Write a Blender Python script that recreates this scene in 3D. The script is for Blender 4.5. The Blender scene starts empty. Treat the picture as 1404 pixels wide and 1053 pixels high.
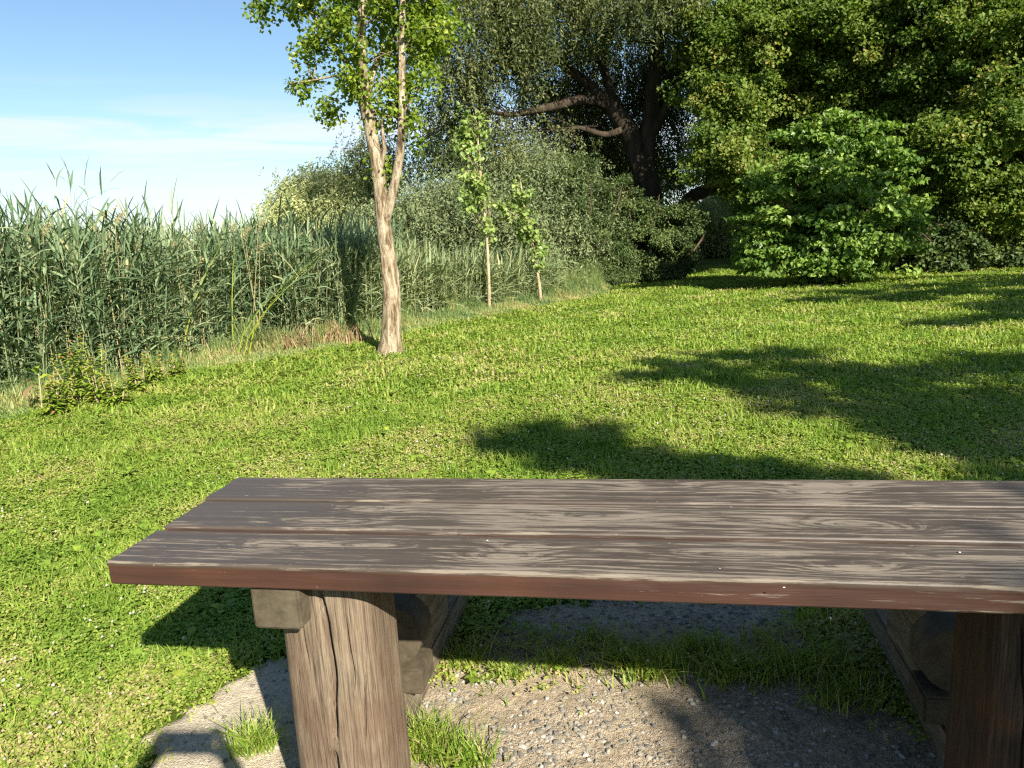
import bpy, math
import numpy as np
from math import radians, sin, cos, pi
sc = bpy.context.scene
COL = sc.collection

# ------------------------------------------------------------------ camera
R = np.array([[0.998408867, -0.0563891335, 0.0],
              [-0.0109472287, -0.193828305, 0.980974386],
              [-0.0553162956, -0.979413525, -0.194137203]])   # camera (right, down, forward) -> world
FPX, CX, CY, EYE = 1030.0, 702.0, 526.5, 1.5
cd = bpy.data.cameras.new('camera'); cam = bpy.data.objects.new('camera', cd); COL.objects.link(cam)
from mathutils import Matrix, Vector
rx, dn, fw = R[:, 0], R[:, 1], R[:, 2]
cam.matrix_world = Matrix([[rx[0], -dn[0], -fw[0], 0], [rx[1], -dn[1], -fw[1], 0], [rx[2], -dn[2], -fw[2], EYE], [0, 0, 0, 1]])
cd.sensor_width = 36; cd.lens = FPX / 1404 * 36; cd.clip_start = 0.02; cd.clip_end = 3000
sc.camera = cam

# ------------------------------------------------------------------ light
SUN_EL, SUN_AZ = 32.6, 153.0          # azimuth clockwise from +Y, the view direction
w = bpy.data.worlds.new('World'); sc.world = w; w.use_nodes = True
nt = w.node_tree; N = nt.nodes; L = nt.links
bg = N['Background']
sky = N.new('ShaderNodeTexSky'); sky.sky_type = 'NISHITA'; sky.sun_disc = False
sky.sun_elevation = radians(SUN_EL); sky.sun_rotation = radians(SUN_AZ)
sky.air_density = 1.0; sky.dust_density = 0.25; sky.ozone_density = 1.4
tc = N.new('ShaderNodeTexCoord'); sx = N.new('ShaderNodeSeparateXYZ'); L.new(tc.outputs['Generated'], sx.inputs[0])
mp = N.new('ShaderNodeMapping'); mp.inputs['Scale'].default_value = (2.2, 2.2, 26); mp.inputs['Rotation'].default_value = (0.0, 0.03, 0)
L.new(tc.outputs['Generated'], mp.inputs[0])
cn = N.new('ShaderNodeTexNoise'); cn.inputs['Scale'].default_value = 1.6; cn.inputs['Detail'].default_value = 7; cn.inputs['Roughness'].default_value = .55; cn.inputs['Distortion'].default_value = .6
L.new(mp.outputs[0], cn.inputs['Vector'])
cr = N.new('ShaderNodeValToRGB'); cr.color_ramp.elements[0].position = .40; cr.color_ramp.elements[1].position = .56; cr.color_ramp.elements[0].color = (.10, .10, .10, 1)
L.new(cn.outputs['Fac'], cr.inputs[0])
band = N.new('ShaderNodeValToRGB'); be = band.color_ramp.elements      # clouds only in the low part of the sky
be[0].position = 0.0; be[0].color = (.55, .55, .55, 1); be[1].position = .20; be[1].color = (0, 0, 0, 1)
e = be.new(.08); e.color = (.62, .62, .62, 1); e = be.new(.12); e.color = (.95, .95, .95, 1); e = be.new(.145); e.color = (.85, .85, .85, 1); e = be.new(.165); e.color = (.30, .30, .30, 1)
L.new(sx.outputs['Z'], band.inputs[0])
mu = N.new('ShaderNodeMath'); mu.operation = 'MULTIPLY'; L.new(cr.outputs[0], mu.inputs[0]); L.new(band.outputs[0], mu.inputs[1])
mu2 = N.new('ShaderNodeMath'); mu2.operation = 'MULTIPLY'; mu2.inputs[1].default_value = .95; L.new(mu.outputs[0], mu2.inputs[0])
mx = N.new('ShaderNodeMixRGB'); mx.inputs[2].default_value = (6.2, 6.8, 7.9, 1)
tn = N.new('ShaderNodeMixRGB'); tn.blend_type = 'MULTIPLY'; tn.inputs[0].default_value = 1; tn.inputs[2].default_value = (.90, 1.0, 1.04, 1); L.new(sky.outputs[0], tn.inputs[1])
L.new(mu2.outputs[0], mx.inputs[0]); L.new(tn.outputs[0], mx.inputs[1]); L.new(mx.outputs[0], bg.inputs[0])
bg.inputs[1].default_value = .057
sd = bpy.data.lights.new('sun', 'SUN'); sd.energy = 5.0; sd.angle = radians(.53); sd.color = (1, .93, .80)
so = bpy.data.objects.new('sun', sd); COL.objects.link(so)
SD = Vector((cos(radians(SUN_EL)) * sin(radians(SUN_AZ)), cos(radians(SUN_EL)) * cos(radians(SUN_AZ)), sin(radians(SUN_EL))))
so.rotation_euler = SD.to_track_quat('Z', 'Y').to_euler(); so.location = SD * 30
vs = sc.view_settings; vs.view_transform = 'Standard'; vs.look = 'None'; vs.exposure = 1.36; vs.gamma = 1; vs.use_curve_mapping = False
sc.render.engine = 'CYCLES'
cy = sc.cycles; cy.max_bounces = 7; cy.diffuse_bounces = 4; cy.glossy_bounces = 2; cy.transmission_bounces = 4; cy.transparent_max_bounces = 4
cy.use_denoising = False; cy.use_adaptive_sampling = False; cy.sample_clamp_indirect = 4; cy.filter_width = 1.3
cy.caustics_reflective = False; cy.caustics_refractive = False

# ------------------------------------------------------------------ helpers
def ray(px, py): return R @ np.array([px - CX, py - CY, FPX])
def at(px, py, Y):                      # point seen at (px, py) that stands Y metres ahead
    r = ray(px, py); return r * (Y / r[1]) + np.array([0, 0, EYE])
def gnd(px, py, z=0.0):
    r = ray(px, py); return r * ((z - EYE) / r[2]) + np.array([0, 0, EYE])
def unit(a): return a / np.maximum(np.linalg.norm(a, axis=-1, keepdims=True), 1e-9)
def rng(s): return np.random.default_rng(s)
def vnoise(x, y, s=1.0, seed=0):        # smooth 2-D noise, about -1..1
    r = rng(1000 + seed); o = np.zeros(np.shape(x))
    for k in range(9):
        a = r.uniform(0, 2 * pi); f = r.uniform(.6, 2.2) / s; p = r.uniform(0, 2 * pi)
        o = o + np.sin((np.asarray(x) * cos(a) + np.asarray(y) * sin(a)) * f * 2 + p + 1.3 * np.sin(np.asarray(x) * f * .7 * sin(a * 3) + np.asarray(y) * f * .7 + p * 2))
    return o / 4.0
def inpoly(x, y, poly):
    c = np.zeros(np.shape(x), bool); n = len(poly)
    for i in range(n):
        x0, y0 = poly[i]; x1, y1 = poly[(i + 1) % n]
        if y0 == y1: continue
        k = ((y0 > y) != (y1 > y)) & (x < (x1 - x0) * (y - y0) / (y1 - y0) + x0); c ^= k
    return c

class Mesh:
    def __init__(s): s.v = []; s.n = 0; s.f = []; s.t = []; s.sm = []
    def add(s, V, F, tint=0.5, smooth=False):    # V (n,3), F (m,k) indices into V
        V = np.asarray(V, float).reshape(-1, 3); F = np.asarray(F, int)
        s.v.append(V); s.f.append(F + s.n); s.n += len(V)
        s.t.append(np.broadcast_to(np.asarray(tint, float), (len(F),)).copy()); s.sm.append(np.full(len(F), smooth))
        return s
    def build(s, name, mat, parent=None, vattr=None):
        me = bpy.data.meshes.new(name); V = np.concatenate(s.v)
        me.vertices.add(len(V)); me.vertices.foreach_set('co', V.ravel().astype(np.float32))
        loops = np.concatenate([f.ravel() for f in s.f]); tot = np.concatenate([np.full(len(f), f.shape[1]) for f in s.f])
        st = np.concatenate([[0], np.cumsum(tot)[:-1]])
        me.loops.add(len(loops)); me.loops.foreach_set('vertex_index', loops.astype(np.int32))
        me.polygons.add(len(tot)); me.polygons.foreach_set('loop_start', st.astype(np.int32)); me.polygons.foreach_set('loop_total', tot.astype(np.int32))
        me.polygons.foreach_set('use_smooth', np.concatenate(s.sm))
        a = me.attributes.new('tint', 'FLOAT', 'FACE'); a.data.foreach_set('value', np.concatenate(s.t).astype(np.float32))
        if vattr:
            for k, val in vattr.items():
                a = me.attributes.new(k, 'FLOAT', 'POINT'); a.data.foreach_set('value', np.asarray(val, np.float32).ravel())
        me.update(calc_edges=True); me.validate() if len(V) < 1000 else None
        me.materials.append(mat)
        o = bpy.data.objects.new(name, me); COL.objects.link(o)
        if parent: o.parent = parent
        return o
def tag(o, label=None, cat=None, group=None, kind=None):
    if label: o['label'] = label
    if cat: o['category'] = cat
    if group: o['group'] = group
    if kind: o['kind'] = kind
    return o
def empty(name, loc, label, cat, group=None):
    o = bpy.data.objects.new(name, None); COL.objects.link(o); o.location = loc; o.empty_display_size = .2
    return tag(o, label, cat, group)

def ribbons(P, W, prof):                # P (N,K,3) centre lines, W (N,3) or (N,K,3) half-width vectors
    n, k, _ = P.shape
    if W.ndim == 2: W = W[:, None, :]
    pr = np.asarray(prof)[None, :, None]
    V = np.stack([P - W * pr, P + W * pr], 2).reshape(-1, 3)
    b = (np.arange(n) * 2 * k)[:, None, None] + (np.arange(k - 1) * 2)[None, :, None]
    F = (b + np.array([0, 1, 3, 2])[None, None]).reshape(-1, 4)
    return V, F
def tube(m, pts, rad, sides=8, tint=.5, rough=0.0, seed=0, cap=True, refine=0):
    pts = np.asarray(pts, float); rad = np.asarray(rad, float)
    if refine:                          # smooth the polyline
        t = np.arange(len(pts)); tt = np.linspace(0, len(pts) - 1, refine)
        def cr_(a):
            i = np.clip(np.floor(tt).astype(int), 0, len(a) - 2); u = (tt - i)[:, None]
            p0 = a[np.maximum(i - 1, 0)]; p1 = a[i]; p2 = a[i + 1]; p3 = a[np.minimum(i + 2, len(a) - 1)]
            return .5 * (2 * p1 + (p2 - p0) * u + (2 * p0 - 5 * p1 + 4 * p2 - p3) * u ** 2 + (3 * p1 - p0 - 3 * p2 + p3) * u ** 3)
        pts = cr_(pts); rad = np.interp(tt, t, rad)
    k = len(pts); T = unit(np.gradient(pts, axis=0))
    a0 = np.array([0.0, 0, 1]) if abs(T[0][2]) < .9 else np.array([1.0, 0, 0])
    V = []; nrm = unit(np.cross(T[0], a0)); r = rng(seed)
    ph = np.arange(sides) * 2 * pi / sides; p1, p2 = r.uniform(0, 6, 2)
    for i in range(k):
        nrm = unit(nrm - T[i] * np.dot(nrm, T[i])); bn = np.cross(T[i], nrm)
        rr = rad[i] * (1 + rough * (np.sin(ph * 2 + p1 + i * .35) * .5 + np.sin(ph * 5 + p2 - i * .5) * .3 + r.uniform(-.5, .5, sides)))
        V.append(pts[i] + rr[:, None] * (np.cos(ph)[:, None] * nrm + np.sin(ph)[:, None] * bn))
    V = np.concatenate(V); i = np.arange(k - 1)[:, None] * sides; j = np.arange(sides)[None]; j2 = (j + 1) % sides
    F = np.stack([i + j, i + j2, i + sides + j2, i + sides + j], -1).reshape(-1, 4)
    m.add(V, F, tint, True)
    if cap:
        m.add(V[:sides], np.arange(sides)[::-1][None], tint); m.add(V[-sides:], np.arange(sides)[None], tint)
    return m
def leaves(m, C, O, Ln, Wd, r, droop=.2, tint=None, spread=.9, ovate=.45):
    """rhomb leaves: C centres, O outward directions"""
    n = len(C); a = unit(O * .6 + r.normal(size=(n, 3)) * spread + np.array([0, 0, -droop]))
    nn = unit(O * .5 + np.array([0, 0, .7]) + r.normal(size=(n, 3)) * .55)
    b = unit(np.cross(nn, a)); nn = np.cross(a, b)
    Ln = Ln * r.uniform(.65, 1.25, (n, 1)); Wd = Wd * r.uniform(.7, 1.2, (n, 1)) * .5
    V = np.stack([C - a * Ln * .5, C + a * Ln * (ovate - .5) + b * Wd + nn * Ln * .07, C + a * Ln * .5 - nn * Ln * .12, C + a * Ln * (ovate - .5) - b * Wd + nn * Ln * .07], 1).reshape(-1, 3)
    m.add(V, np.arange(4 * n).reshape(n, 4), r.uniform(0, 1, n) if tint is None else tint)
def sphere_dirs(n, r): return unit(r.normal(size=(n, 3)))
def vol_points(vols, n, r, shell=.45):  # vols: (cx,cy,cz, rx,ry,rz) ; points biased to the skin of each ellipsoid
    v = np.array(vols, float); wt = v[:, 3] * v[:, 4] + v[:, 4] * v[:, 5] + v[:, 3] * v[:, 5]; i = r.choice(len(v), n, p=wt / wt.sum())
    d = sphere_dirs(n, r); u = (shell + (1 - shell) * r.uniform(0, 1, n)) ** .8
    u *= 1 + .16 * np.sin(d[:, 0] * 5 + d[:, 2] * 4 + i * 2.1) + r.normal(size=n) * .05
    return v[i, :3] + v[i, 3:] * d * u[:, None], d, i
def foliage(m, vols, nc, per, cr_, Ln, Wd, seed, shell=.45, flat=.6, droop=.2, zmin=.05, tv=.35, ovate=.45, spread=.9):
    r = rng(seed); C, D, _ = vol_points(vols, nc, r, shell); C[:, 2] = np.maximum(C[:, 2], zmin + .1)
    s = cr_ * r.uniform(.55, 1.35, nc); tc_ = r.uniform(0, 1, nc)
    d = sphere_dirs(nc * per, r); u = r.uniform(0, 1, nc * per) ** .45
    q = np.repeat(np.arange(nc), per)
    P = C[q] + d * u[:, None] * s[q][:, None] * np.array([1, 1, flat])
    O = unit(D[q] * .8 + d * .6 + np.array([0, 0, .25]))
    k = P[:, 2] > zmin; P = P[k]; O = O[k]; q = q[k]
    t = np.clip(.5 + (tc_[q] - .5) * 2 * tv + r.normal(size=len(q)) * .16, 0, 1)
    leaves(m, P, O, Ln, Wd, r, droop, t, spread, ovate)
    return C
def hanging(m, vols, ns, seed, length=.9, leaf=.09, wid=.016, per=14, shell=.3, zmin=.3, tv=.35, drift=(0.0, 0.0)):
    """willow: strings of narrow leaves on hanging twigs"""
    r = rng(seed); C, D, _ = vol_points(vols, ns, r, shell)
    # gather the strings into curtains so that gaps stay between them
    g = r.integers(0, max(ns // 34, 1), ns); GC = C[:max(ns // 34, 1)]; GT = r.uniform(0, 1, len(GC))
    C = GC[g] + r.normal(size=(ns, 3)) * np.array([.42, .42, .30]); Dg = D[g]
    ln = length * r.uniform(.5, 1.3, ns); hd = unit(r.normal(size=(ns, 3)) * np.array([1, 1, 0.01]) + Dg * np.array([1.2, 1.2, 0]))
    u = (np.arange(per) + .5) / per
    P = C[:, None] + hd[:, None] * (ln[:, None, None] * .42 * (1 - (1 - u[None, :, None]) ** 2)) + np.array([drift[0], drift[1], -1.0]) * (ln[:, None, None] * (u[None, :, None] ** 1.6) * .85)
    P = P + r.normal(size=P.shape) * .025; P = P.reshape(-1, 3); q = np.repeat(np.arange(ns), per)
    k = P[:, 2] > zmin; P = P[k]; q = q[k]
    n = len(P); a = unit(hd[q] * .25 + np.array([0, 0, -.55]) + r.normal(size=(n, 3)) * .6)
    b = unit(np.cross(a, r.normal(size=(n, 3)))); L_ = leaf * r.uniform(.7, 1.3, (n, 1)); W_ = wid * r.uniform(.8, 1.3, (n, 1))
    V = np.stack([P, P + a * L_ * .45 + b * W_, P + a * L_, P + a * L_ * .45 - b * W_], 1).reshape(-1, 3)
    t = np.clip(.5 + (GT[g][q] - .5) * 2 * tv + r.normal(size=n) * .18, 0, 1)
    m.add(V, np.arange(4 * n).reshape(n, 4), t)
    return C
def twigs(m, roots, C, r0, seed, n=None, sides=5, sag=.15):
    """thin branches from points of the trunk out to clump centres"""
    r = rng(seed); roots = np.asarray(roots); idx = r.permutation(len(C))[:n] if n else range(len(C))
    for i in idx:
        c = C[i]; d = np.linalg.norm((roots - c) * np.array([1, 1, 1.4]) + np.array([0, 0, 0]), axis=1) + np.where(roots[:, 2] > c[2], 2.0, 0)
        s = roots[np.argmin(d)]; mid = (s + c) / 2 + np.array([*r.normal(size=2) * .12, -.02]) * np.linalg.norm(c - s) ** .7 + np.array([0, 0, sag])
        tube(m, [s, mid, c], [r0, r0 * .6, r0 * .2], sides, .5, .05, int(i), False, 5)

# ------------------------------------------------------------------ materials
def mat(name):
    m = bpy.data.materials.new(name); m.use_nodes = True; n = m.node_tree
    return m, n.nodes, n.links, n.nodes['Principled BSDF']
def ramp(N, L, src, stops):
    c = N.new('ShaderNodeValToRGB'); el = c.color_ramp.elements
    while len(el) > 1: el.remove(el[-1])
    el[0].position = stops[0][0]; el[0].color = (*stops[0][1], 1)
    for p, col in stops[1:]:
        e = el.new(p); e.color = (*col, 1)
    if src is not None: L.new(src, c.inputs[0])
    return c.outputs[0]
def noise(N, L, vec, scale, detail=4, rough=.55, dist=0.0, sc3=None):
    if sc3:
        mp = N.new('ShaderNodeMapping'); mp.inputs['Scale'].default_value = sc3; L.new(vec, mp.inputs[0]); vec = mp.outputs[0]
    n = N.new('ShaderNodeTexNoise'); n.inputs['Scale'].default_value = scale; n.inputs['Detail'].default_value = detail
    n.inputs['Roughness'].default_value = rough; n.inputs['Distortion'].default_value = dist; L.new(vec, n.inputs['Vector']); return n.outputs['Fac']
def mth(N, L, op, a, b=None, c=None, clamp=False):
    m = N.new('ShaderNodeMath'); m.operation = op; m.use_clamp = clamp
    for i, x in enumerate((a, b, c)):
        if x is None: continue
        if isinstance(x, (int, float)): m.inputs[i].default_value = x
        else: L.new(x, m.inputs[i])
    return m.outputs[0]
def mix(N, L, f, a, b):
    m = N.new('ShaderNodeMixRGB')
    for i, x in enumerate((f, a, b)):
        if isinstance(x, (int, float)): m.inputs[i].default_value = x
        elif isinstance(x, tuple): m.inputs[i].default_value = (*x, 1)
        else: L.new(x, m.inputs[i])
    return m.outputs[0]
def bump(N, L, h, strength, dist, bs):
    b = N.new('ShaderNodeBump'); b.inputs['Strength'].default_value = strength; b.inputs['Distance'].default_value = dist
    L.new(h, b.inputs['Height']); L.new(b.outputs[0], bs.inputs['Normal'])
def attr(N, name):
    a = N.new('ShaderNodeAttribute'); a.attribute_name = name; return a.outputs['Fac']
def leaf_mat(name, stops, trans=.3, rough=.5, tcol=(1.25, 1.25, .45), spec=.22):
    m, N, L, b = mat(name); c = ramp(N, L, attr(N, 'tint'), stops)
    L.new(c, b.inputs['Base Color']); b.inputs['Roughness'].default_value = rough; b.inputs['Specular IOR Level'].default_value = spec
    t = N.new('ShaderNodeBsdfTranslucent'); mm = N.new('ShaderNodeMixRGB'); mm.blend_type = 'MULTIPLY'; mm.inputs[0].default_value = 1; mm.inputs[2].default_value = (*tcol, 1)
    L.new(c, mm.inputs[1]); L.new(mm.outputs[0], t.inputs[0])
    x = N.new('ShaderNodeMixShader'); x.inputs[0].default_value = trans; L.new(b.outputs[0], x.inputs[1]); L.new(t.outputs[0], x.inputs[2])
    L.new(x.outputs[0], N['Material Output'].inputs[0]); return m
def bark_mat(name, stops, scale=6, sz=.25, bs=.6, dist=.03):
    m, N, L, b = mat(name); g = N.new('ShaderNodeNewGeometry').outputs['Position']
    n1 = noise(N, L, g, scale, 8, .65, .4, (1, 1, sz)); c = ramp(N, L, n1, stops)
    L.new(c, b.inputs['Base Color']); b.inputs['Roughness'].default_value = .9; b.inputs['Specular IOR Level'].default_value = .15
    n2 = noise(N, L, g, scale * 4, 6, .7, .2, (1, 1, sz)); bump(N, L, mth(N, L, 'ADD', n1, mth(N, L, 'MULTIPLY', n2, .5)), bs, dist, b); return m

M = {}
M['poplar'] = leaf_mat('poplar_leaf', [(0, (.09, .15, .016)), (.6, (.18, .26, .03)), (1, (.34, .40, .07))], .45, .35)
M['sapling'] = leaf_mat('sapling_leaf', [(0, (.14, .21, .055)), (.7, (.25, .34, .09)), (1, (.42, .48, .2))], .3, .38)
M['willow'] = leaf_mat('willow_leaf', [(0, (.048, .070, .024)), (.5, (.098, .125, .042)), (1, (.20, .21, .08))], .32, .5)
M['greywillow'] = leaf_mat('grey_willow_leaf', [(0, (.08, .11, .05)), (.5, (.15, .19, .085)), (1, (.25, .28, .13))], .22, .5)
M['yellowwillow'] = leaf_mat('yellow_willow_leaf', [(0, (.24, .28, .12)), (.5, (.38, .42, .19)), (1, (.52, .52, .25))], .25, .5)
M['maple'] = leaf_mat('maple_leaf', [(0, (.07, .125, .022)), (.55, (.135, .205, .036)), (.9, (.20, .26, .05)), (1, (.30, .28, .08))], .42, .5)
M['hazel'] = leaf_mat('hazel_leaf', [(0, (.062, .122, .020)), (.6, (.135, .225, .040)), (1, (.26, .36, .08))], .3, .38)
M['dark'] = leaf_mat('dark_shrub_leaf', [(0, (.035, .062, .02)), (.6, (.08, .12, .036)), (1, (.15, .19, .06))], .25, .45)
M['reed'] = leaf_mat('reed_leaf', [(0, (.055, .10, .048)), (.45, (.14, .205, .10)), (.85, (.28, .34, .18)), (1, (.40, .34, .17))], .25, .45, (1.15, 1.2, .6))
M['farreed'] = leaf_mat('distant_reed_leaf', [(0, (.14, .19, .085)), (.6, (.24, .29, .14)), (1, (.38, .38, .20))], .25, .5)
M['tall'] = leaf_mat('tall_grass', [(0, (.10, .16, .07)), (.5, (.17, .25, .09)), (.85, (.27, .32, .10)), (1, (.42, .36, .17))], .3, .5)
M['lawn'] = leaf_mat('lawn_leaf', [(0, (.11, .19, .024)), (.45, (.195, .315, .042)), (.82, (.33, .40, .075)), (.93, (.41, .41, .13)), (1, (.50, .41, .22))], .42, .5, (1.2, 1.2, .35))
M['dead'] = leaf_mat('dead_leaf', [(0, (.16, .09, .045)), (.5, (.30, .20, .11)), (1, (.46, .35, .20))], .2, .6, (1.1, 1, .7))
M['weed'] = leaf_mat('weed_leaf', [(0, (.13, .21, .03)), (.5, (.23, .33, .04)), (.93, (.38, .42, .06)), (1, (.40, .22, .07))], .3, .5)
M['bark_pop'] = bark_mat('poplar_bark', [(.34, (.07, .048, .03)), (.44, (.20, .145, .085)), (.52, (.36, .29, .195)), (.66, (.52, .44, .32))], 17, .22, 1.0, .05)
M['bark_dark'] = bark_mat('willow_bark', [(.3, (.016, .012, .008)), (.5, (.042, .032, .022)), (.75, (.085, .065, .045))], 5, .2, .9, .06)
M['bark_tan'] = bark_mat('maple_bark', [(.3, (.04, .028, .018)), (.5, (.10, .07, .045)), (.75, (.17, .13, .08))], 6, .25, .8, .03)
M['bark_thin'] = bark_mat('twig_bark', [(.3, (.20, .15, .09)), (.6, (.42, .34, .22))], 12, .4, .3, .005)
M['flower'] = leaf_mat('clover_flower', [(0, (.28, .27, .18)), (1, (.52, .51, .42))], .2, .8, (1, 1, 1))

# ------------------------------------------------------------------ ground and gravel
GR = [[(-1.20, 1.93), (-1.21, 2.14), (-1.13, 2.36), (-.99, 2.52), (-.8, 2.66), (-.5, 2.52), (-.34, 2.36), (-.05, 2.42), (.2, 2.33), (.5, 2.34), (.8, 2.27), (1.1, 2.12), (1.3, 1.9), (1.4, .9), (-1.45, .9), (-1.27, 1.7)],
      [(-.10, 2.80), (.2, 2.88), (.6, 2.86), (1.08, 2.74), (1.0, 2.58), (.86, 2.44), (.4, 2.56), (-.02, 2.60)]]
BARE = [[(-.45, 2.30), (-.15, 2.62), (-.06, 2.80), (.6, 2.80), (1.05, 2.68), (1.12, 2.4), (1.2, 2.1), (.4, 2.2)]]
def gravel(x, y):
    x = np.asarray(x) + .035 * vnoise(x, y, .03, 4) + .05 * vnoise(x, y, .09, 3) + .05 * vnoise(x, y, .25, 7); y = np.asarray(y) + .04 * vnoise(x, y, .08, 5) + .03 * vnoise(x, y, .028, 6)
    return inpoly(x, y, GR[0]) | inpoly(x, y, GR[1])
def lie(x, y):                          # gentle unevenness of the meadow
    d = np.clip((np.hypot(x, y) - 3) / 5, 0, 1)
    return (vnoise(x, y, 1.6, 11) * .03 + vnoise(x, y, .45, 12) * .008) * d
m, N, L, b = mat('meadow_soil'); g = N.new('ShaderNodeNewGeometry').outputs['Position']
n1 = noise(N, L, g, 3, 6, .6); n2 = noise(N, L, g, 45, 5, .7)
c1 = ramp(N, L, n2, [(.3, (.035, .045, .012)), (.5, (.085, .115, .016)), (.7, (.14, .18, .025))])
c2 = ramp(N, L, n1, [(.35, (.75, .85, .8)), (.65, (1.15, 1.1, 1.0))])
mm = N.new('ShaderNodeMixRGB'); mm.blend_type = 'MULTIPLY'; mm.inputs[0].default_value = 1; L.new(c1, mm.inputs[1]); L.new(c2, mm.inputs[2])
L.new(mm.outputs[0], b.inputs['Base Color']); b.inputs['Roughness'].default_value = 1; b.inputs['Specular IOR Level'].default_value = .05
bump(N, L, n2, .8, .03, b); M['soil'] = m
# one sheet: fine near the camera, out to the horizon
def axis(lo, hi, step): return np.arange(lo, hi + step / 2, step)
xs = np.concatenate([[-900, -300, -100, -40], axis(-16, 20, .25), [40, 100, 300, 900]]); ys = np.concatenate([[-900, -200, -40, -12], axis(-2, 30, .25), [45, 90, 300, 1200]])
X, Y = np.meshgrid(xs, ys); Z = lie(X, Y); Z = np.where((np.abs(X) > 25) | (Y > 32) | (Y < -3), 0, Z)
me = Mesh(); nx = len(xs); i = (np.arange(len(ys) - 1)[:, None] * nx + np.arange(nx - 1)[None]).ravel()
me.add(np.stack([X, Y, Z], -1), np.stack([i, i + 1, i + nx + 1, i + nx], 1), .5, True)
tag(me.build('ground', M['soil']), kind='structure')

m, N, L, b = mat('gravel_dirt'); g = N.new('ShaderNodeNewGeometry').outputs['Position']
v = N.new('ShaderNodeTexVoronoi'); v.inputs['Scale'].default_value = 95; L.new(g, v.inputs['Vector'])
v2 = N.new('ShaderNodeTexVoronoi'); v2.inputs['Scale'].default_value = 230; L.new(g, v2.inputs['Vector'])
n1 = noise(N, L, g, 2.4, 5, .6, .3); n2 = noise(N, L, g, 60, 6, .7)
base = ramp(N, L, n2, [(.3, (.16, .125, .08)), (.5, (.34, .275, .19)), (.72, (.47, .39, .28))])
stone = ramp(N, L, v.outputs['Color'], [(.2, (.14, .125, .10)), (.6, (.33, .29, .23)), (.9, (.46, .42, .35))])
msk = mth(N, L, 'MULTIPLY', mth(N, L, 'LESS_THAN', v.outputs['Distance'], .34), mth(N, L, 'GREATER_THAN', n1, .47))
sp = N.new('ShaderNodeSeparateXYZ'); L.new(g, sp.inputs[0]); sand = ramp(N, L, mth(N, L, 'ADD', mth(N, L, 'MULTIPLY', sp.outputs['X'], -1.0), mth(N, L, 'MULTIPLY', n1, .3)), [(.68, (0, 0, 0)), (.95, (1, 1, 1))])
c = mix(N, L, msk, base, stone); c = mix(N, L, mth(N, L, 'MULTIPLY', sand, .7), c, ramp(N, L, n2, [(.3, (.38, .32, .23)), (.6, (.56, .49, .37))]))
L.new(c, b.inputs['Base Color']); b.inputs['Roughness'].default_value = .95; b.inputs['Specular IOR Level'].default_value = .15
h = mth(N, L, 'ADD', mth(N, L, 'MULTIPLY', mth(N, L, 'SUBTRACT', .5, v.outputs['Distance']), msk), mth(N, L, 'ADD', n2, mth(N, L, 'MULTIPLY', mth(N, L, 'SUBTRACT', .5, v2.outputs['Distance']), .5)))
bump(N, L, h, .9, .007, b); M['gravel'] = m
st = .02; xs = axis(-2.0, 1.7, st); ys = axis(.9, 3.0, st); X, Y = np.meshgrid(xs, ys)
Z = .012 + .005 * vnoise(X, Y, .10, 21) + .003 * vnoise(X, Y, .03, 22); nx = len(xs)
i = (np.arange(len(ys) - 1)[:, None] * nx + np.arange(nx - 1)[None]).ravel()
k = gravel(X.ravel()[i] + st / 2, Y.ravel()[i] + st / 2) | inpoly(X.ravel()[i], Y.ravel()[i], BARE[0]); i = i[k]
F = np.stack([i, i + 1, i + nx + 1, i + nx], 1); u, inv = np.unique(F, return_inverse=True)
edge = np.bincount(inv.ravel(), minlength=len(u)) < 4; V = np.stack([X, Y, Z], -1).reshape(-1, 3)[u]; V[edge, 2] = -.02
Mesh().add(V, inv.reshape(-1, 4), .5, True); me = Mesh().add(V, inv.reshape(-1, 4), .5, True); tag(me.build('gravel_path', M['gravel']), kind='structure')
# loose stones
m, N, L, b = mat('pebble'); c = ramp(N, L, attr(N, 'tint'), [(0, (.10, .095, .08)), (.5, (.21, .19, .155)), (.9, (.30, .275, .23)), (1, (.42, .40, .36))])
L.new(c, b.inputs['Base Color']); b.inputs['Roughness'].default_value = .85; M['pebble'] = m
r = rng(5); n = 44000; px = r.uniform(-1.9, 1.6, n); py = r.uniform(1.5, 3.0, n)
dens = np.where(px < -.75, .10, np.clip(.55 + .55 * vnoise(px, py, .3, 31), .12, 1)); k = (gravel(px, py) | inpoly(px, py, BARE[0])) & (r.uniform(0, 1, n) < dens); px, py = px[k], py[k]; n = len(px)
t5 = (1 + 5 ** .5) / 2; ico = unit(np.array([[-1, t5, 0], [1, t5, 0], [-1, -t5, 0], [1, -t5, 0], [0, -1, t5], [0, 1, t5], [0, -1, -t5], [0, 1, -t5], [t5, 0, -1], [t5, 0, 1], [-t5, 0, -1], [-t5, 0, 1]]))
icf = np.array([[0, 11, 5], [0, 5, 1], [0, 1, 7], [0, 7, 10], [0, 10, 11], [1, 5, 9], [5, 11, 4], [11, 10, 2], [10, 7, 6], [7, 1, 8], [3, 9, 4], [3, 4, 2], [3, 2, 6], [3, 6, 8], [3, 8, 9], [4, 9, 5], [2, 4, 11], [6, 2, 10], [8, 6, 7], [9, 8, 1]])
s = .0014 + .0085 * r.uniform(0, 1, n) ** 5; an = r.uniform(0, pi, n)
q = ico[None] * (1 + r.uniform(-.28, .28, (n, 12, 1))) * np.stack([s * r.uniform(1, 1.6, n), s, s * r.uniform(.45, .8, n)], 1)[:, None]
q = np.stack([q[..., 0] * np.cos(an)[:, None] - q[..., 1] * np.sin(an)[:, None], q[..., 0] * np.sin(an)[:, None] + q[..., 1] * np.cos(an)[:, None], q[..., 2]], -1)
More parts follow.
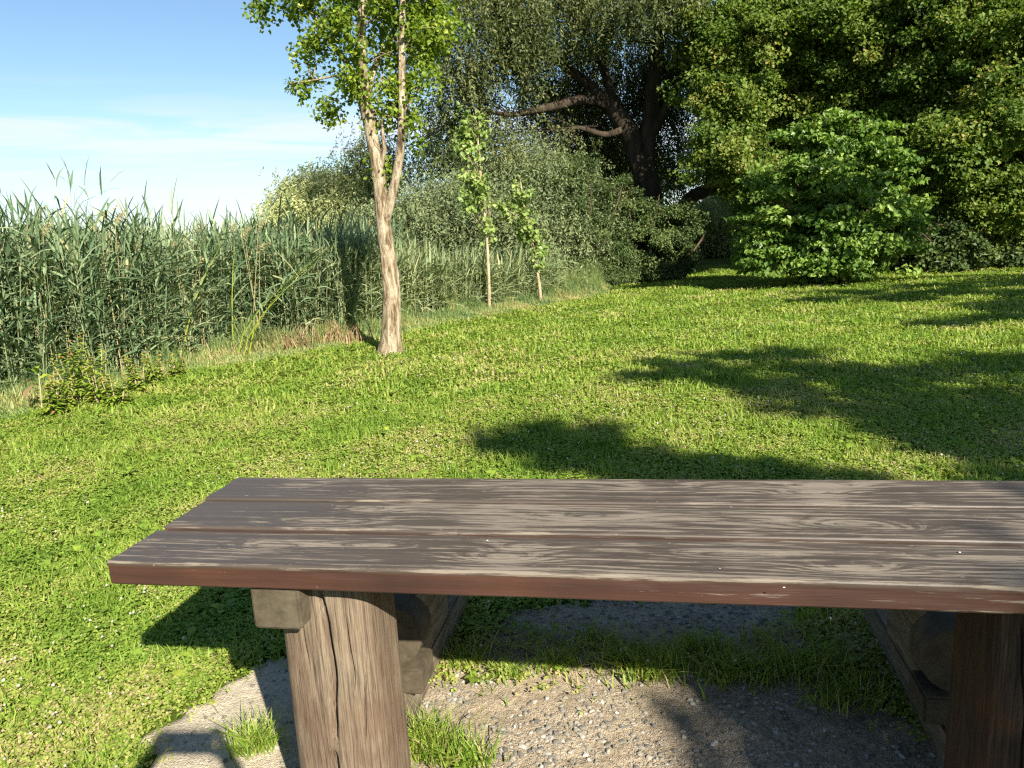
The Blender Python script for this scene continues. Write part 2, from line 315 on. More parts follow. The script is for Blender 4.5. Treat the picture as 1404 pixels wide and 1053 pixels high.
zz = .012 + .005 * vnoise(px, py, .10, 21) + .003 * vnoise(px, py, .03, 22)
q += np.stack([px, py, zz + s * .2], 1)[:, None]
me = Mesh().add(q, (np.arange(n)[:, None, None] * 12 + icf[None]).reshape(-1, 3), np.repeat(r.uniform(0, 1, n), 20)); tag(me.build('pebbles', M['pebble']), kind='stuff')

# ------------------------------------------------------------------ lawn
def shore(x):                           # y of the front of the reeds / tall grass for a given x
    return np.interp(x, [-9, -6.5, -5.2, -4.6, -4.1, -3.3, -2.6, -1.3, .2, 1.1, 2.4, 3.2, 4.2, 14], [5.6, 6.9, 7.9, 8.6, 10.3, 11.0, 11.7, 13.8, 15.6, 17.2, 19.0, 23, 27, 27])
def lawn_points(n, y0, y1, seed, pw=1.0, xr=0.84, xo=1.5):
    r = rng(seed); y = y0 * (y1 / y0) ** (r.uniform(0, 1, n) ** pw); x = r.uniform(-1, 1, n) * (xr * y + xo)
    k = (y < shore(x) + .5) & ~gravel(x + r.normal(size=n) * (.045 + .03 * ((x > -.4) & (y < 2.5))), y + r.normal(size=n) * (.04 + .055 * ((x > -.4) & (y < 2.5)))) & ~((x > -.3) & (x < 1.0) & (y < 2.62) & (vnoise(x, y, .10, 77) < -.05 + .5 * r.normal(size=n))) & (x < 15); return x[k], y[k], r
def blades(m, x, y, h, wd, r, bend=.5, tint=None, z0=None):
    n = len(x); a = r.uniform(0, 2 * pi, n); d = np.stack([np.cos(a), np.sin(a), np.zeros(n)], 1); wv = np.stack([-np.sin(a), np.cos(a), np.zeros(n)], 1) * (wd * r.uniform(.7, 1.3, n))[:, None]
    tw = r.uniform(-.8, .8, n)[:, None]; wv = wv + d * tw * np.linalg.norm(wv, axis=1, keepdims=True)
    z = lie(x, y) if z0 is None else z0; B = np.stack([x, y, z], 1); h = h * r.uniform(.5, 1.3, n); bd = (bend * h * r.uniform(.1, 1.3, n))[:, None]
    up = np.array([0, 0, 1.0])
    P = np.stack([B, B + up * (h * .55)[:, None] + d * bd * .35, B + up * (h * .9)[:, None] + d * bd], 1)
    V, F = ribbons(P, wv, [1, .8, .12]); m.add(V, F, np.repeat(r.uniform(0, 1, n) if tint is None else tint, 2))
def clovers(m, x, y, size, hgt, r, tint):
    n = len(x); z = lie(x, y) + hgt * r.uniform(.5, 1.0, n); a0 = r.uniform(0, 2 * pi, n)
    for k in range(3):
        a = a0 + k * 2.094; tl = r.uniform(-.45, .55, n); d = np.stack([np.cos(a), np.sin(a), tl], 1); s = np.stack([-np.sin(a), np.cos(a), r.uniform(-.6, .6, n)], 1)
        C = np.stack([x, y, z], 1); S = size[:, None]
        V = np.stack([C, C + d * S * .6 + s * S * .42, C + d * S + np.array([0, 0, -.15]) * S, C + d * S * .6 - s * S * .42], 1)
        m.add(V, np.arange(4 * n).reshape(n, 4), np.clip(tint + r.normal(size=n) * .08, 0, 1))
def patch(x, y, r, lo=.0):              # colour drift of the sward
    t = .57 + .20 * vnoise(x, y, .9, 41) + .14 * vnoise(x, y, .22, 42) + r.normal(size=len(x)) * .15
    dry = np.exp(-((x + .9) / 2.6) ** 2 - ((y - 8.6) / 1.1) ** 2) * .30 + np.exp(-((x - .4) / .9) ** 2 - ((y - 2.45) / .16) ** 2) * .45 + np.exp(-((x + 1.5) / .25) ** 2 - ((y - 2.1) / .35) ** 2) * .45 + .3 * np.clip(vnoise(x, y, .35, 49) - .75, 0, 1) + lo
    return np.clip(t + dry * (r.uniform(0, 1, len(x)) < .6), 0, .93 + .07 * (r.uniform(0, 1, len(x)) < .3))
me = Mesh()
x, y, r = lawn_points(360000, 1.2, 7.0, 51, .9)
cl = vnoise(x, y, .5, 43) + .6 * vnoise(x, y, .16, 44); k = (cl > -.45 + r.normal(size=len(x)) * .5) & (r.uniform(0, 1, len(x)) < .8)
clovers(me, x[k], y[k], .0085 + .004 * r.uniform(0, 1, k.sum()) + .0009 * y[k], .045, r, np.clip(patch(x[k], y[k], r) + .16, 0, .93))
k = ~k; xb, yb = x[k], y[k]; blades(me, xb, yb, .055 + .02 * np.clip(vnoise(xb, yb, .3, 45), -1, 1), .0022 + .0003 * yb, r, .8, patch(xb, yb, r, .08))
x, y, r = lawn_points(170000, 7.0, 27, 52, 1.0)
k = r.uniform(0, 1, len(x)) < .42; clovers(me, x[k], y[k], .012 + .0013 * y[k], .05, r, patch(x[k], y[k], r))
k = ~k; blades(me, x[k], y[k], .06 + .025 * np.clip(vnoise(x[k], y[k], .6, 45), -1, 1), .0028 + .0006 * y[k], r, .7, patch(x[k], y[k], r, .06))
tag(me.build('lawn', M['lawn']), kind='stuff')
# broad-leaved herbs scattered in the sward
me = Mesh(); x, y, r = lawn_points(1300, 2.2, 14, 58, .9); n = len(x)
for k in range(5):
    a = r.uniform(0, 2 * pi, n); el = r.uniform(.1, .7, n); Ln = r.uniform(.035, .075, n) * (1 + .03 * y); d = np.stack([np.cos(a) * np.cos(el), np.sin(a) * np.cos(el), np.sin(el)], 1); B = np.stack([x, y, lie(x, y) + .025], 1)
    P = np.stack([B, B + d * Ln[:, None] * .55, B + d * Ln[:, None] * np.array([1, 1, .55])], 1); V, F = ribbons(P, np.stack([-np.sin(a), np.cos(a), 0 * a], 1) * (Ln * .26)[:, None], [.35, 1, .1]); me.add(V, F, np.repeat(np.clip(r.normal(.25, .18, n), 0, .8), 2))
tag(me.build('meadow_herbs', M['weed']), kind='stuff')
me = Mesh(); x, y, r = lawn_points(5200, 1.9, 22, 53, .85); k = (vnoise(x, y, .8, 61) + .5 * vnoise(x, y, .3, 62) + .9 * (x > .3) - .25 > .15 + r.normal(size=len(x)) * .5) & ~((x < -2) & (y > 6)); x, y = x[k], y[k]; n = len(x)
s = (.0042 + .0004 * y) * r.uniform(.6, 1.3, n); q = ico[None] * s[:, None, None] * (1 + r.uniform(-.2, .2, (n, 12, 1))) + np.stack([x, y, lie(x, y) + r.uniform(.045, .075, n)], 1)[:, None]
me.add(q, (np.arange(n)[:, None, None] * 12 + icf[None]).reshape(-1, 3), np.repeat(r.uniform(0, 1, n), 20)); tag(me.build('clover_flowers', M['flower']), kind='stuff')
# taller unmown fringe in front of the reeds
me = Mesh(); r = rng(54); n = 60000; x = r.uniform(-9, 3.0, n); y = shore(x) + r.uniform(-.9, 1.0, n) ** 1 ; hh = np.interp(y - shore(x), [-.9, -.3, .3, 1], [.07, .16, .42, .6]) * np.clip(.8 + .5 * vnoise(x, y, .5, 47), .35, 1.4)
k = (x > -9) & (hh > .05); x, y, hh = x[k], y[k], hh[k]
blades(me, x, y, hh, .006 + .0 * x, r, .55, np.clip(.50 + .25 * vnoise(x, y, .5, 48) + .25 * (y < shore(x)) + r.normal(size=len(x)) * .2, 0, 1)); tag(me.build('tall_grass', M['tall']), kind='stuff')

# ------------------------------------------------------------------ reeds
def reed_batch(ms, ml, x, y, H, r, lean=None, nl=12, leaf=.50, wd=.0135, sw=.0055, z0=.0, lo=.18):
    n = len(x); ln = r.normal(size=(n, 2)) * .07 + np.array([.03, 0]) if lean is None else lean
    u = np.linspace(0, 1, 5); B = np.stack([x, y, np.full(n, z0)], 1)
    def pt(t): return B[:, None] + np.stack([ln[:, None, 0] * t ** 1.7 * H[:, None], ln[:, None, 1] * t ** 1.7 * H[:, None], t * H[:, None]], -1)
    P = pt(np.broadcast_to(u, (n, 5))); a = r.uniform(0, pi, n)
    for q in (0, pi / 2):
        W = np.stack([np.cos(a + q), np.sin(a + q), 0 * a], 1) * sw; V, F = ribbons(P, W, [1, .9, .8, .6, .2]); ms.add(V, F, np.repeat(np.clip(.75 + r.normal(size=n) * .2, 0, 1), 4))
    t = np.clip((np.arange(nl)[None] + r.uniform(0, 1, (n, nl))) / nl * (1 - lo) + lo, 0, 1); S = pt(t).reshape(-1, 3); tt = t.ravel(); k = n * nl
    az = (np.repeat(r.uniform(0, 2 * pi, n), nl) + np.tile(np.arange(nl) * pi, n) + r.normal(size=k) * .6)
    d = np.stack([np.cos(az), np.sin(az), 0 * az], 1); d[:, 0] += .25; d = unit(d)
    Lf = leaf * r.uniform(.55, 1.2, k) * np.where(tt > .93, .8, 1.0); el0 = np.where(tt > .9, 1.2, .80) + r.normal(size=k) * .22; dr = r.uniform(.15, 1.15, k) * np.where(tt > .9, .5, 1)
    P = [S]; e = el0
    for j in range(3):
        P.append(P[-1] + (d * np.cos(e)[:, None] + np.array([0, 0, 1]) * np.sin(e)[:, None]) * (Lf / 3)[:, None]); e = e - dr * .55
    P = np.stack(P, 1); W = np.stack([-np.sin(az), np.cos(az), r.uniform(-.7, .7, k)], 1) * wd * r.uniform(.7, 1.2, k)[:, None]
    V, F = ribbons(P, W, [.5, 1, .75, .05]); ti = np.clip(.45 + r.normal(size=k) * .20 + np.repeat(r.normal(size=n) * .14 + .16 * vnoise(x, y, .35, 68), nl), 0, .97 + .03 * (r.uniform(0, 1, k) < .4)); ml.add(V, F, np.repeat(ti, 3))
me = Mesh(); r = rng(61)
n = 2600; x = r.uniform(-10.5, -2.3, n); y = shore(x) + .35 + .75 * np.exp(-((x + 3.9) / .55) ** 2) + 2.6 * r.uniform(0, 1, n) ** 1.5 + .35 * vnoise(x, 0 * x, .5, 64)
H = r.uniform(1.55, 2.15, n) + .10 * vnoise(x, y, .8, 63); kk = (vnoise(x, y, .28, 67) + r.normal(size=n) * .5) > -.55; x, y, H = x[kk], y[kk], H[kk]; n = len(x); H += (r.uniform(0, 1, n) < .07) * r.uniform(.2, .7, n); H *= np.interp(x, [-6, -5, -4.0, -3.2, -2.3], [.94, .90, .87, .80, .70]) * (1 + .07 * vnoise(x, y, .35, 65))
reed_batch(me, me, x, y, H, r); 
n = 900; x = r.uniform(-10.5, -2.6, n); y = shore(x) + .25 + .9 * r.uniform(0, 1, n) + .75 * np.exp(-((x + 3.9) / .55) ** 2); reed_batch(me, me, x, y, r.uniform(.7, 1.5, n), r, None, 9, .38)
n = 3800; x = r.uniform(-26, -2.2, n); y = shore(x) + 2.8 + 11 * r.uniform(0, 1, n); reed_batch(me, me, x, y, r.uniform(1.55, 1.9, n), r, None, 6, .5, .018, .008, 0, .5)
k = r.uniform(-8.5, -2.6, 46); ky = shore(k) + r.uniform(.5, 2.2, 46)      # dry stems with drooping seed heads
for a_, b_ in zip(k, ky):
    h_ = r.uniform(1.5, 2.2) * np.interp(a_, [-6, -2.6], [1, .78]); tp = np.array([a_ + r.normal() * .12 + .08, b_, h_]); W_ = np.array([[.005, 0, 0]]); V, F = ribbons(np.array([[[a_, b_, 0], (np.array([a_, b_, 0]) + tp) / 2 + [0, 0, .02], tp]]), W_, [1, .8, .5]); me.add(V, F, .99)
    q_ = 60; t_ = r.uniform(0, 1, q_); c0 = tp + np.stack([.10 * t_ ** 1.5, 0 * t_, .20 * t_ * (1 - .45 * t_)], 1); d_ = unit(r.normal(size=(q_, 3)) + [1.0, 0, .2]); P = np.stack([c0, c0 + d_ * .035, c0 + d_ * .06 - [0, 0, .015]], 1); V, F = ribbons(P, r.normal(size=(q_, 3)) * .002, [1, 1, .3]); me.add(V, F, np.repeat(r.uniform(.93, 1, q_), 2))
tag(me.build('reed_bed', M['reed'])); tag(bpy.data.objects['reed_bed'], kind='stuff')
me = Mesh(); n = 1300; x = r.uniform(-2.7, 1.2, n); y = shore(x) + .25 + 2.8 * r.uniform(0, 1, n) ** 1.2; H = r.uniform(1.2, 1.9, n) * np.interp(x, [-2.7, -1.2, .3, 1.2], [.80, .62, .52, .42]) * (1 + .12 * vnoise(x, y, .5, 66)); reed_batch(me, me, x, y, H, r, None, 8, .50, .013, .006, 0, .2)
tag(me.build('distant_reeds', M['farreed']), kind='stuff')
me = Mesh(); n = 9000; x = r.uniform(-150, -12, n); y = r.uniform(24, 120, n); reed_batch(me, me, x, y, r.uniform(1.4, 1.75, n) , r, None, 4, .9, .07, .02, 0, .5); tag(me.build('far_reeds', M['farreed']), kind='stuff')

# single reeds that stand out
def reed_stalk(px, py, tip, Hm, label, seed, nl=9):
    B = gnd(px, py); r = rng(seed); root = empty('reed_stalk', tuple(B), label, 'reed', 'single reeds in front of the reed bed')
    ms = Mesh(); ml = Mesh(); T = at(tip[0], tip[1], B[1] + tip[2]) - B; Hh = T[2]
    reed_batch(ms, ml, np.zeros(1), np.zeros(1), np.array([Hh]), r, np.array([[T[0] / Hh, T[1] / Hh]]), nl, .40, .016, .010, 0, .35)
    ms.build('stem', M['weed'], root); ml.build('leaf_blades', M['reed'], root)
reed_stalk(253, 503, (306, 330, .2), 2, 'pale yellow reed leaning slightly right, in front of the shaded reeds', 71)
reed_stalk(322, 490, (322, 330, .3), 2, 'upright yellow-green reed standing alone before the dark reed gap', 72)
reed_stalk(325, 494, (438, 350, -.2), 2, 'bent reed leaning far right over the brown rushes, upper one of the leaning trio', 73, 12)
reed_stalk(333, 496, (432, 362, .0), 2, 'bent reed leaning far right, middle one of the leaning trio', 74, 12)
reed_stalk(340, 492, (452, 338, .1), 2, 'bent reed leaning far right, lowest one of the leaning trio', 75, 12)

# weeds, dock, rushes
def weed(px, py, H, label, seed, matk='weed', n=7, name='tall_weed', cat='weed', group='yellow-green weeds by the reeds'):
    B = gnd(px, py); r = rng(seed); root = empty(name, tuple(B), label, cat, group); ms = Mesh(); ml = Mesh()
    for k in range(n):
        a = r.uniform(0, 6.28); h = H * r.uniform(.6, 1.05); tip = np.array([cos(a) * .25 * H, sin(a) * .25 * H, h]); s0 = np.array([cos(a) * .03, sin(a) * .03, 0])
        tube(ms, [s0, s0 + tip * .5 + [0, 0, .03], tip], [.006, .005, .002], 5, .5, 0, k, False, 6)
        q = 40; t = r.uniform(.05, 1, q); C = s0 + (tip - s0) * t[:, None]; az = r.uniform(0, 6.28, q); d = np.stack([np.cos(az), np.sin(az), r.uniform(.1, .6, q)], 1)
        Lq = .14 * (1.25 - t) * r.uniform(.6, 1.3, q) * H / .6; P = np.stack([C, C + d * Lq[:, None] * .6, C + d * Lq[:, None] * [1, 1, .3]], 1)
        V, F = ribbons(P, unit(np.cross(d, [0, 0, 1.0])) * .017, [.5, 1, .1]); ml.add(V, F, np.repeat(np.clip(r.normal(.5, .2, q) + .35 * (t > .85), 0, 1), 2))
    ms.build('stems', M['bark_thin'], root); ml.build('foliage', M[matk], root)
weed(108, 552, .75, 'yellow-green weed with reddish tip, right of the brown-leaved dock', 81)
weed(138, 556, .60, 'bushy yellow-green weed, second to the right of the dock', 82)
weed(162, 560, .45, 'broad pale green weed nearest the mown grass', 83)
weed(190, 540, .45, 'short yellow weed at the edge of the bluish tall grass', 84)
weed(92, 566, .38, 'low green weed below the reddish-tipped weed', 85)
weed(70, 575, 0.5, 'yellow weed just right of the withered dock leaf', 88)
weed(215, 528, 0.42, 'small yellow weed in front of the first leaning reed', 89)
weed(245, 520, 0.36, 'weed at the foot of the pale leaning reed', 90)
B = gnd(58, 566); root = empty('dock_plant', tuple(B), 'dock plant with one large withered brown leaf beside the reeds', 'plant'); r = rng(86); ms = Mesh(); ml = Mesh()
tube(ms, [(0, 0, 0), (.02, 0, .2), (.03, .01, .42)], [.008, .007, .004], 6, .5, 0, 0, False, 6)
def bigleaf(m, base, az, Ln, W, el, t):
    u = np.linspace(0, 1, 7); d = np.array([cos(az), sin(az), 0]); e = el; P = [np.array(base)]
    for j in range(6): P.append(P[-1] + (d * cos(e) + np.array([0, 0, sin(e)])) * Ln / 6); e -= .3
    V, F = ribbons(np.array(P)[None], np.array([[-sin(az), cos(az), .3]]) * W / 2, [.15, .7, 1, 1, .85, .5, .05]); m.add(V, F, t)
for k, (z, a, el) in enumerate([(.12, .3, .5), (.2, 2.2, .6), (.28, 4.0, .7), (.34, 1.0, .8), (.4, 3.0, 1.0), (.42, 5.4, 1.1), (.05, 5.5, .6), (.05, 2.9, .5)]): bigleaf(ml, (.02, 0, z), a, .17, .055, el, .5 + .08 * (k % 4))
ms.build('stem', M['bark_thin'], root); ml.build('foliage', M['weed'], root)
me = Mesh(); bigleaf(me, (.02, -.02, .30), 4.3, .2, .13, .1, .5); bigleaf(me, (.0, -.03, .34), 3.7, .15, .1, .3, .7); o = me.build('withered_leaf', M['dead'], root)
def rush(px, py, H, label, seed, n=70, sp=.16):
    B = gnd(px, py); r = rng(seed); me = Mesh(); x = r.normal(size=n) * sp; y = r.normal(size=n) * .08; blades(me, x, y, np.full(n, H), .007, r, .9, r.uniform(0, 1, n), np.zeros(n))
    o = me.build('rush_clump', M['dead']); o.location = B; tag(o, label, 'rush clump', 'dead brown rushes')
rush(403, 484, .42, 'dead reddish-brown rush clump under the leaning reeds', 91)
rush(470, 474, .36, 'dead brown rush clump beside the poplar trunk', 92, 90, .22)
rush(310, 492, .22, 'flattened straw-coloured rush clump at the foot of the leaning reeds', 93, 60, .3)

# ------------------------------------------------------------------ trees
def tree(name, label, cat, base, barkk, leafk, trunk_fn, crown_fn, group=None):
    root = empty(name, (base[0], base[1], 0), label, cat, group); off = np.array([base[0], base[1], 0.0])
    mt = Mesh(); mc = Mesh(); roots = trunk_fn(mt, off); C = crown_fn(mc, off)
    if roots is not None and C is not None: twigs(mt, roots, C[0], C[1], C[2], C[3])
    for q in (mt, mc): q.v = [v - off for v in q.v]
    if mt.v: mt.build('trunk', M[barkk], root)
    if mc.v: mc.build('crown', M[leafk], root)
    return root
def V3(px, py, Y, rpx, ry, rpy):        # ellipsoid given by its place in view, real radii from its distance
    p = at(px, py, Y); s = Y / FPX; return (*p, rpx * s, ry, rpy * s)
# white-stemmed poplar
PB = gnd(535, 484); PY = PB[1]
def pop_trunk(m, off):
    A = lambda x, y, dy=0: at(x, y, PY + dy)
    s = PY / FPX
    tube(m, [PB + [0, 0, -.1], A(535, 482), A(536, 462), A(537, 400), A(530, 340), A(524, 290), A(519, 240), A(511, 190), A(502, 145), A(497, 90), A(496, 40), A(497, -40), A(500, -160), A(503, -330)], np.array([22, 18, 14.5, 12, 10, 9, 9, 8.2, 7.5, 6.0, 5.5, 5, 4, 1.5]) * s, 20, .5, .10, 1, True, 70)
    tube(m, [A(527, 310, -.02), A(537, 270, -.05), A(548, 215, -.1), A(551, 160, -.12), A(551, 70, -.1), A(553, -20), A(558, -150), A(562, -260)], np.array([6.5, 6, 5.6, 5.0, 4.5, 4, 3, 1]) * s, 10, .5, .04, 2, True, 40)
    tube(m, [A(519, 240, .02), A(508, 190, .1), A(492, 130, .2), A(478, 90, .3), A(440, 40, .4), A(423, 5, .5), A(405, -60, .5)], np.array([6, 5, 4.5, 4, 3.2, 2.4, 1]) * s, 8, .5, .04, 3, True, 30)
    tube(m, [A(500, 140), A(515, 90, .2), A(545, 30, .3), A(570, -50, .4), A(590, -160, .5)], np.array([5, 4, 3.4, 2.6, 1]) * s, 8, .5, .04, 4, True, 24)
    tube(m, [A(519, 240), A(527, 205, -.1), A(524, 175, -.1)], np.array([5, 3, 2]) * s, 6, .5, .1, 5)
    tube(m, [A(492, 130, .2), A(470, 105, .25), A(430, 110, .2), A(395, 115, .2)], np.array([2.2, 1.8, 1.2, .5]) * s, 6, .5, .04, 6, True, 12)
    return np.array([A(x, y, d) for x, y, d in [(502, 145, 0), (497, 90, 0), (496, 40, 0), (497, -40, 0), (500, -160, 0), (551, 160, -.12), (551, 70, -.1), (553, -20, 0), (558, -150, 0), (478, 90, .3), (440, 40, .4), (423, 5, .5), (430, 110, .2), (545, 30, .3), (570, -50, .4), (511, 190, 0), (524, 180, -.1)]])
def pop_crown(m, off):
    v = [V3(575, 60, PY, 46, .55, 75), V3(545, 150, PY, 34, .4, 48), V3(595, 10, PY, 42, .5, 60), V3(520, 20, PY, 50, .6, 70), V3(465, 30, PY, 48, .6, 40), V3(395, 5, PY + .3, 48, .5, 24), V3(435, 60, PY + .3, 40, .35, 22),
         V3(470, 115, PY + .2, 28, .3, 28), V3(412, 112, PY + .2, 26, .2, 15), V3(450, 150, PY + .2, 18, .2, 12), V3(480, -90, PY, 115, 1.1, 90), V3(545, -130, PY, 95, 1.0, 150), V3(500, -280, PY, 80, .9, 120), V3(525, 215, PY - .15, 18, .2, 30), V3(500, 105, PY - .1, 26, .3, 50), V3(365, 0, PY + .3, 28, .3, 14)]
    v = [(a_, b_ + .10, c_, d_, e_, f_) for a_, b_, c_, d_, e_, f_ in v]; C = foliage(m, v, 540, 44, .17, .066, .056, 101, .1, 1.3, .3, .5, .3, .4)
    return C, .008, 1, 190
tree('poplar_tree', 'tall multi-stemmed poplar with pale flaking trunk, standing alone at the lawn edge', 'tree', PB, 'bark_pop', 'poplar', pop_trunk, pop_crown)
def sapling(px, py, pts, label, seed, vols, ncl):
    B = gnd(px, py); Y = B[1]
    def tf(m, off):
        P = [B + [0, 0, -.05]] + [at(x, y, Y) for x, y in pts]; tube(m, P, np.linspace(2.5, .8, len(P)) * Y / FPX, 7, .5, .04, seed, True, 24); return np.array(P[2:])
    def cf(m, off):
        C = foliage(m, [V3(x, y, Y, a, a * Y / FPX, b_) for x, y, a, b_ in vols], ncl, 15, .15, .10, .088, seed, .1, 1.0, .4, .5, .35, .4); return C, .006, seed, 50
    return tree('sapling', label, 'young tree', B, 'bark_thin', 'sapling', tf, cf, 'young poplar saplings')
sapling(671, 430, [(670, 380), (667, 320), (660, 250), (655, 190), (652, 150)], 'taller slender sapling with thin bare stem behind the poplar', 111, [(640, 195, 20, 42), (662, 180, 14, 34), (652, 265, 28, 45), (668, 310, 16, 28)], 84)
sapling(742, 418, [(738, 380), (728, 330), (718, 280), (714, 250)], 'shorter leaning sapling at the lawn edge, right of the taller one', 112, [(712, 275, 20, 32), (725, 320, 20, 36), (738, 345, 12, 20), (690, 285, 12, 22)], 64)

# big old willow
WB = at(900, 395, 24.0); WB[2] = 0
def wil_trunk(m, off):
    A = lambda x, y, Y=24.0: at(x, y, Y); s = 24 / FPX
    tube(m, [WB + [0, 0, -.2], A(897, 330), A(888, 260), A(876, 215), A(862, 180), A(838, 145)], np.array([26, 21, 17, 15, 13, 11]) * s, 14, .5, .06, 1, True, 34)
    tube(m, [A(838, 145), A(800, 137, 23.6), A(750, 148, 23), A(700, 157, 22.6), A(660, 150, 22.2)], np.array([8, 6.5, 5, 3.5, 1.5]) * s, 9, .5, .12, 2, True, 26)
    tube(m, [A(840, 148), A(812, 120, 24), A(770, 85, 24), A(720, 30, 24), A(690, -40, 24)], np.array([9, 7, 6, 4.5, 2]) * s, 9, .5, .08, 3, True, 26)
    tube(m, [A(845, 150), A(825, 90, 24.5), A(800, 40, 25), A(780, -40, 25)], np.array([7, 5.5, 4, 2]) * s, 8, .5, .08, 4, True, 20)
    tube(m, [A(884, 240), A(888, 190, 24), A(894, 130, 24), A(902, 60, 24), A(905, -60, 24)], np.array([13, 11, 10, 8, 5]) * s, 10, .5, .07, 5, True, 28)
    tube(m, [A(888, 195), A(912, 150, 23.6), A(935, 100, 23.3), A(950, 30, 23)], np.array([7, 5.5, 4, 2]) * s, 8, .5, .08, 6, True, 18)
    tube(m, [A(858, 175), A(830, 185, 23.4), A(790, 175, 23), A(770, 190, 22.6)], np.array([5, 4, 3, 1]) * s, 7, .5, .08, 7, True, 14)
    tube(m, [A(770, 85, 24), A(740, 75, 23.5), A(715, 100, 22.8), A(690, 60, 22.3), A(680, 0, 22)], np.array([4.5, 5, 5, 5, 4]) * s, 7, .5, .08, 8, True, 20)
    tube(m, [A(926, 400), A(922, 330), A(935, 285, 23.8), A(965, 262, 23.5), A(1000, 262, 23.2), A(1040, 285, 23)], np.array([12, 10, 9, 8, 6, 3]) * s, 12, .5, .16, 9, True, 28)
    return np.array([A(x, y, Y) for x, y, Y in [(750, 148, 23), (700, 157, 22.6), (812, 120, 24), (770, 85, 24), (720, 30, 24), (690, -40, 24), (800, 40, 25), (780, -40, 25), (894, 130, 24), (902, 60, 24), (905, -60, 24), (935, 100, 23.3), (950, 30, 23), (790, 175, 23), (690, 60, 22.3), (660, 150, 22.2), (838, 145, 24)]])
def wil_crown(m, off):
    v = [V3(640, 60, 22.5, 75, 1.6, 90), V3(612, 170, 24, 45, 1.4, 75), V3(700, 20, 22, 50, 1.2, 60), V3(780, 20, 23, 40, 1.2, 45), V3(870, 0, 22, 80, 1.2, 45), V3(780, -70, 24, 170, 3.0, 60),
         V3(660, 200, 22.5, 50, 1.3, 60), V3(860, 70, 26.5, 70, 1.2, 60), V3(750, 80, 26.5, 70, 1.2, 80), V3(800, 210, 26, 60, 1.2, 40), V3(720, 220, 23, 50, 1.2, 40), V3(515, 215, 27, 30, 1.3, 40), V3(700, -160, 25, 220, 4, 90), V3(925, 110, 26, 40, 1, 90), V3(860, 150, 27.5, 70, 1.2, 60), V3(800, 170, 27, 80, 1.2, 60), V3(930, 220, 26, 40, 1, 40)]
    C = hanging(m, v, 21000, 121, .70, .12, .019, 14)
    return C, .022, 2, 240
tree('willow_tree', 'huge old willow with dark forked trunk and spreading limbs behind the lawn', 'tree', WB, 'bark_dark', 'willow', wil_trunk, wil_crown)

# maples on the right
def maple(px, Y, label, seed, vols, nc, pos=(), top=-260, rb=.22, per=150, leafk='maple', Ln=.105, cl=.50):
    B = at(px, 380, Y); B[2] = 0
    def tf(m, off):
        r = rng(seed); T = [B + [0, 0, -.1]] + [at(px + dx, y, Y) for dx, y in [(2, 330), (-4, 230), (5, 130), (0, 30), (6, -80), (0, top)]]; tube(m, T, np.linspace(1, .18, len(T)) * rb, 10, .5, .05, seed, True, 30); roots = list(T[2:])
        for k in range(9):
            s = T[2 + k % 4] + (T[3 + k % 4] - T[2 + k % 4]) * r.uniform(); a = r.uniform(0, 6.28); e = s + np.array([cos(a) * 1.4, sin(a) * 1.3, r.uniform(1, 2.0)]); mid = (s + e) / 2 + [0, 0, .35]
            tube(m, [s, mid, e], [rb * .38, rb * .24, rb * .1], 7, .5, .05, seed + k, True, 8); roots += [mid, e]
        return np.array(roots)
    def cf(m, off):
        C = foliage(m, [V3(*q) for q in vols], int(nc * 1.7), per, cl, Ln, Ln * .85, seed, .15, .62, .35, .35, .42, .42); return C, .02, seed, 120
    return tree('maple_tree', label, 'tree', B, 'bark_tan', leafk, tf, cf, 'maples on the right side of the meadow')
maple(1085, 22.5, 'leafy maple just right of the old willow, its lower boughs over the arch', 131, [(1000, 130, 21.5, 60, 1.6, 75), (990, 215, 21.2, 50, 1.3, 50), (1060, 60, 22, 80, 2, 80), (1040, 235, 21.5, 50, 1.3, 40), (970, 50, 22, 45, 1.5, 50), (1080, -60, 22.5, 120, 2.5, 80), (1110, 150, 22, 55, 1.6, 60)], 520)
maple(1168, 21.5, 'tall maple behind the hazel bush with pale trunk showing between boughs', 132, [(1190, 40, 21, 85, 2, 80), (1230, 130, 20.5, 70, 1.8, 60), (1160, -70, 21.5, 120, 2.4, 80), (1250, 220, 20.2, 60, 1.5, 55), (1120, 30, 20.8, 45, 1.4, 45), (1200, 190, 21.6, 60, 1.4, 50)], 470)
maple(1330, 19.5, 'broad yellowish-green maple at the right edge of the picture', 133, [(1330, 60, 19, 85, 2, 85), (1370, 170, 18.6, 75, 1.8, 70), (1300, 190, 18.8, 60, 1.5, 55), (1400, 40, 18.8, 80, 1.8, 90), (1350, -70, 19.5, 130, 2.4, 80), (1380, 270, 18.8, 65, 1.4, 45), (1470, 150, 18.8, 80, 1.8, 110)], 520)
maple(1430, 20.5, 'maple mostly outside the right edge with low shaded boughs', 134, [(1440, 250, 19.6, 90, 1.8, 80), (1500, 100, 20, 110, 2, 120), (1320, 300, 20, 60, 1.3, 45), (1400, 320, 20, 70, 1.4, 45)], 260)

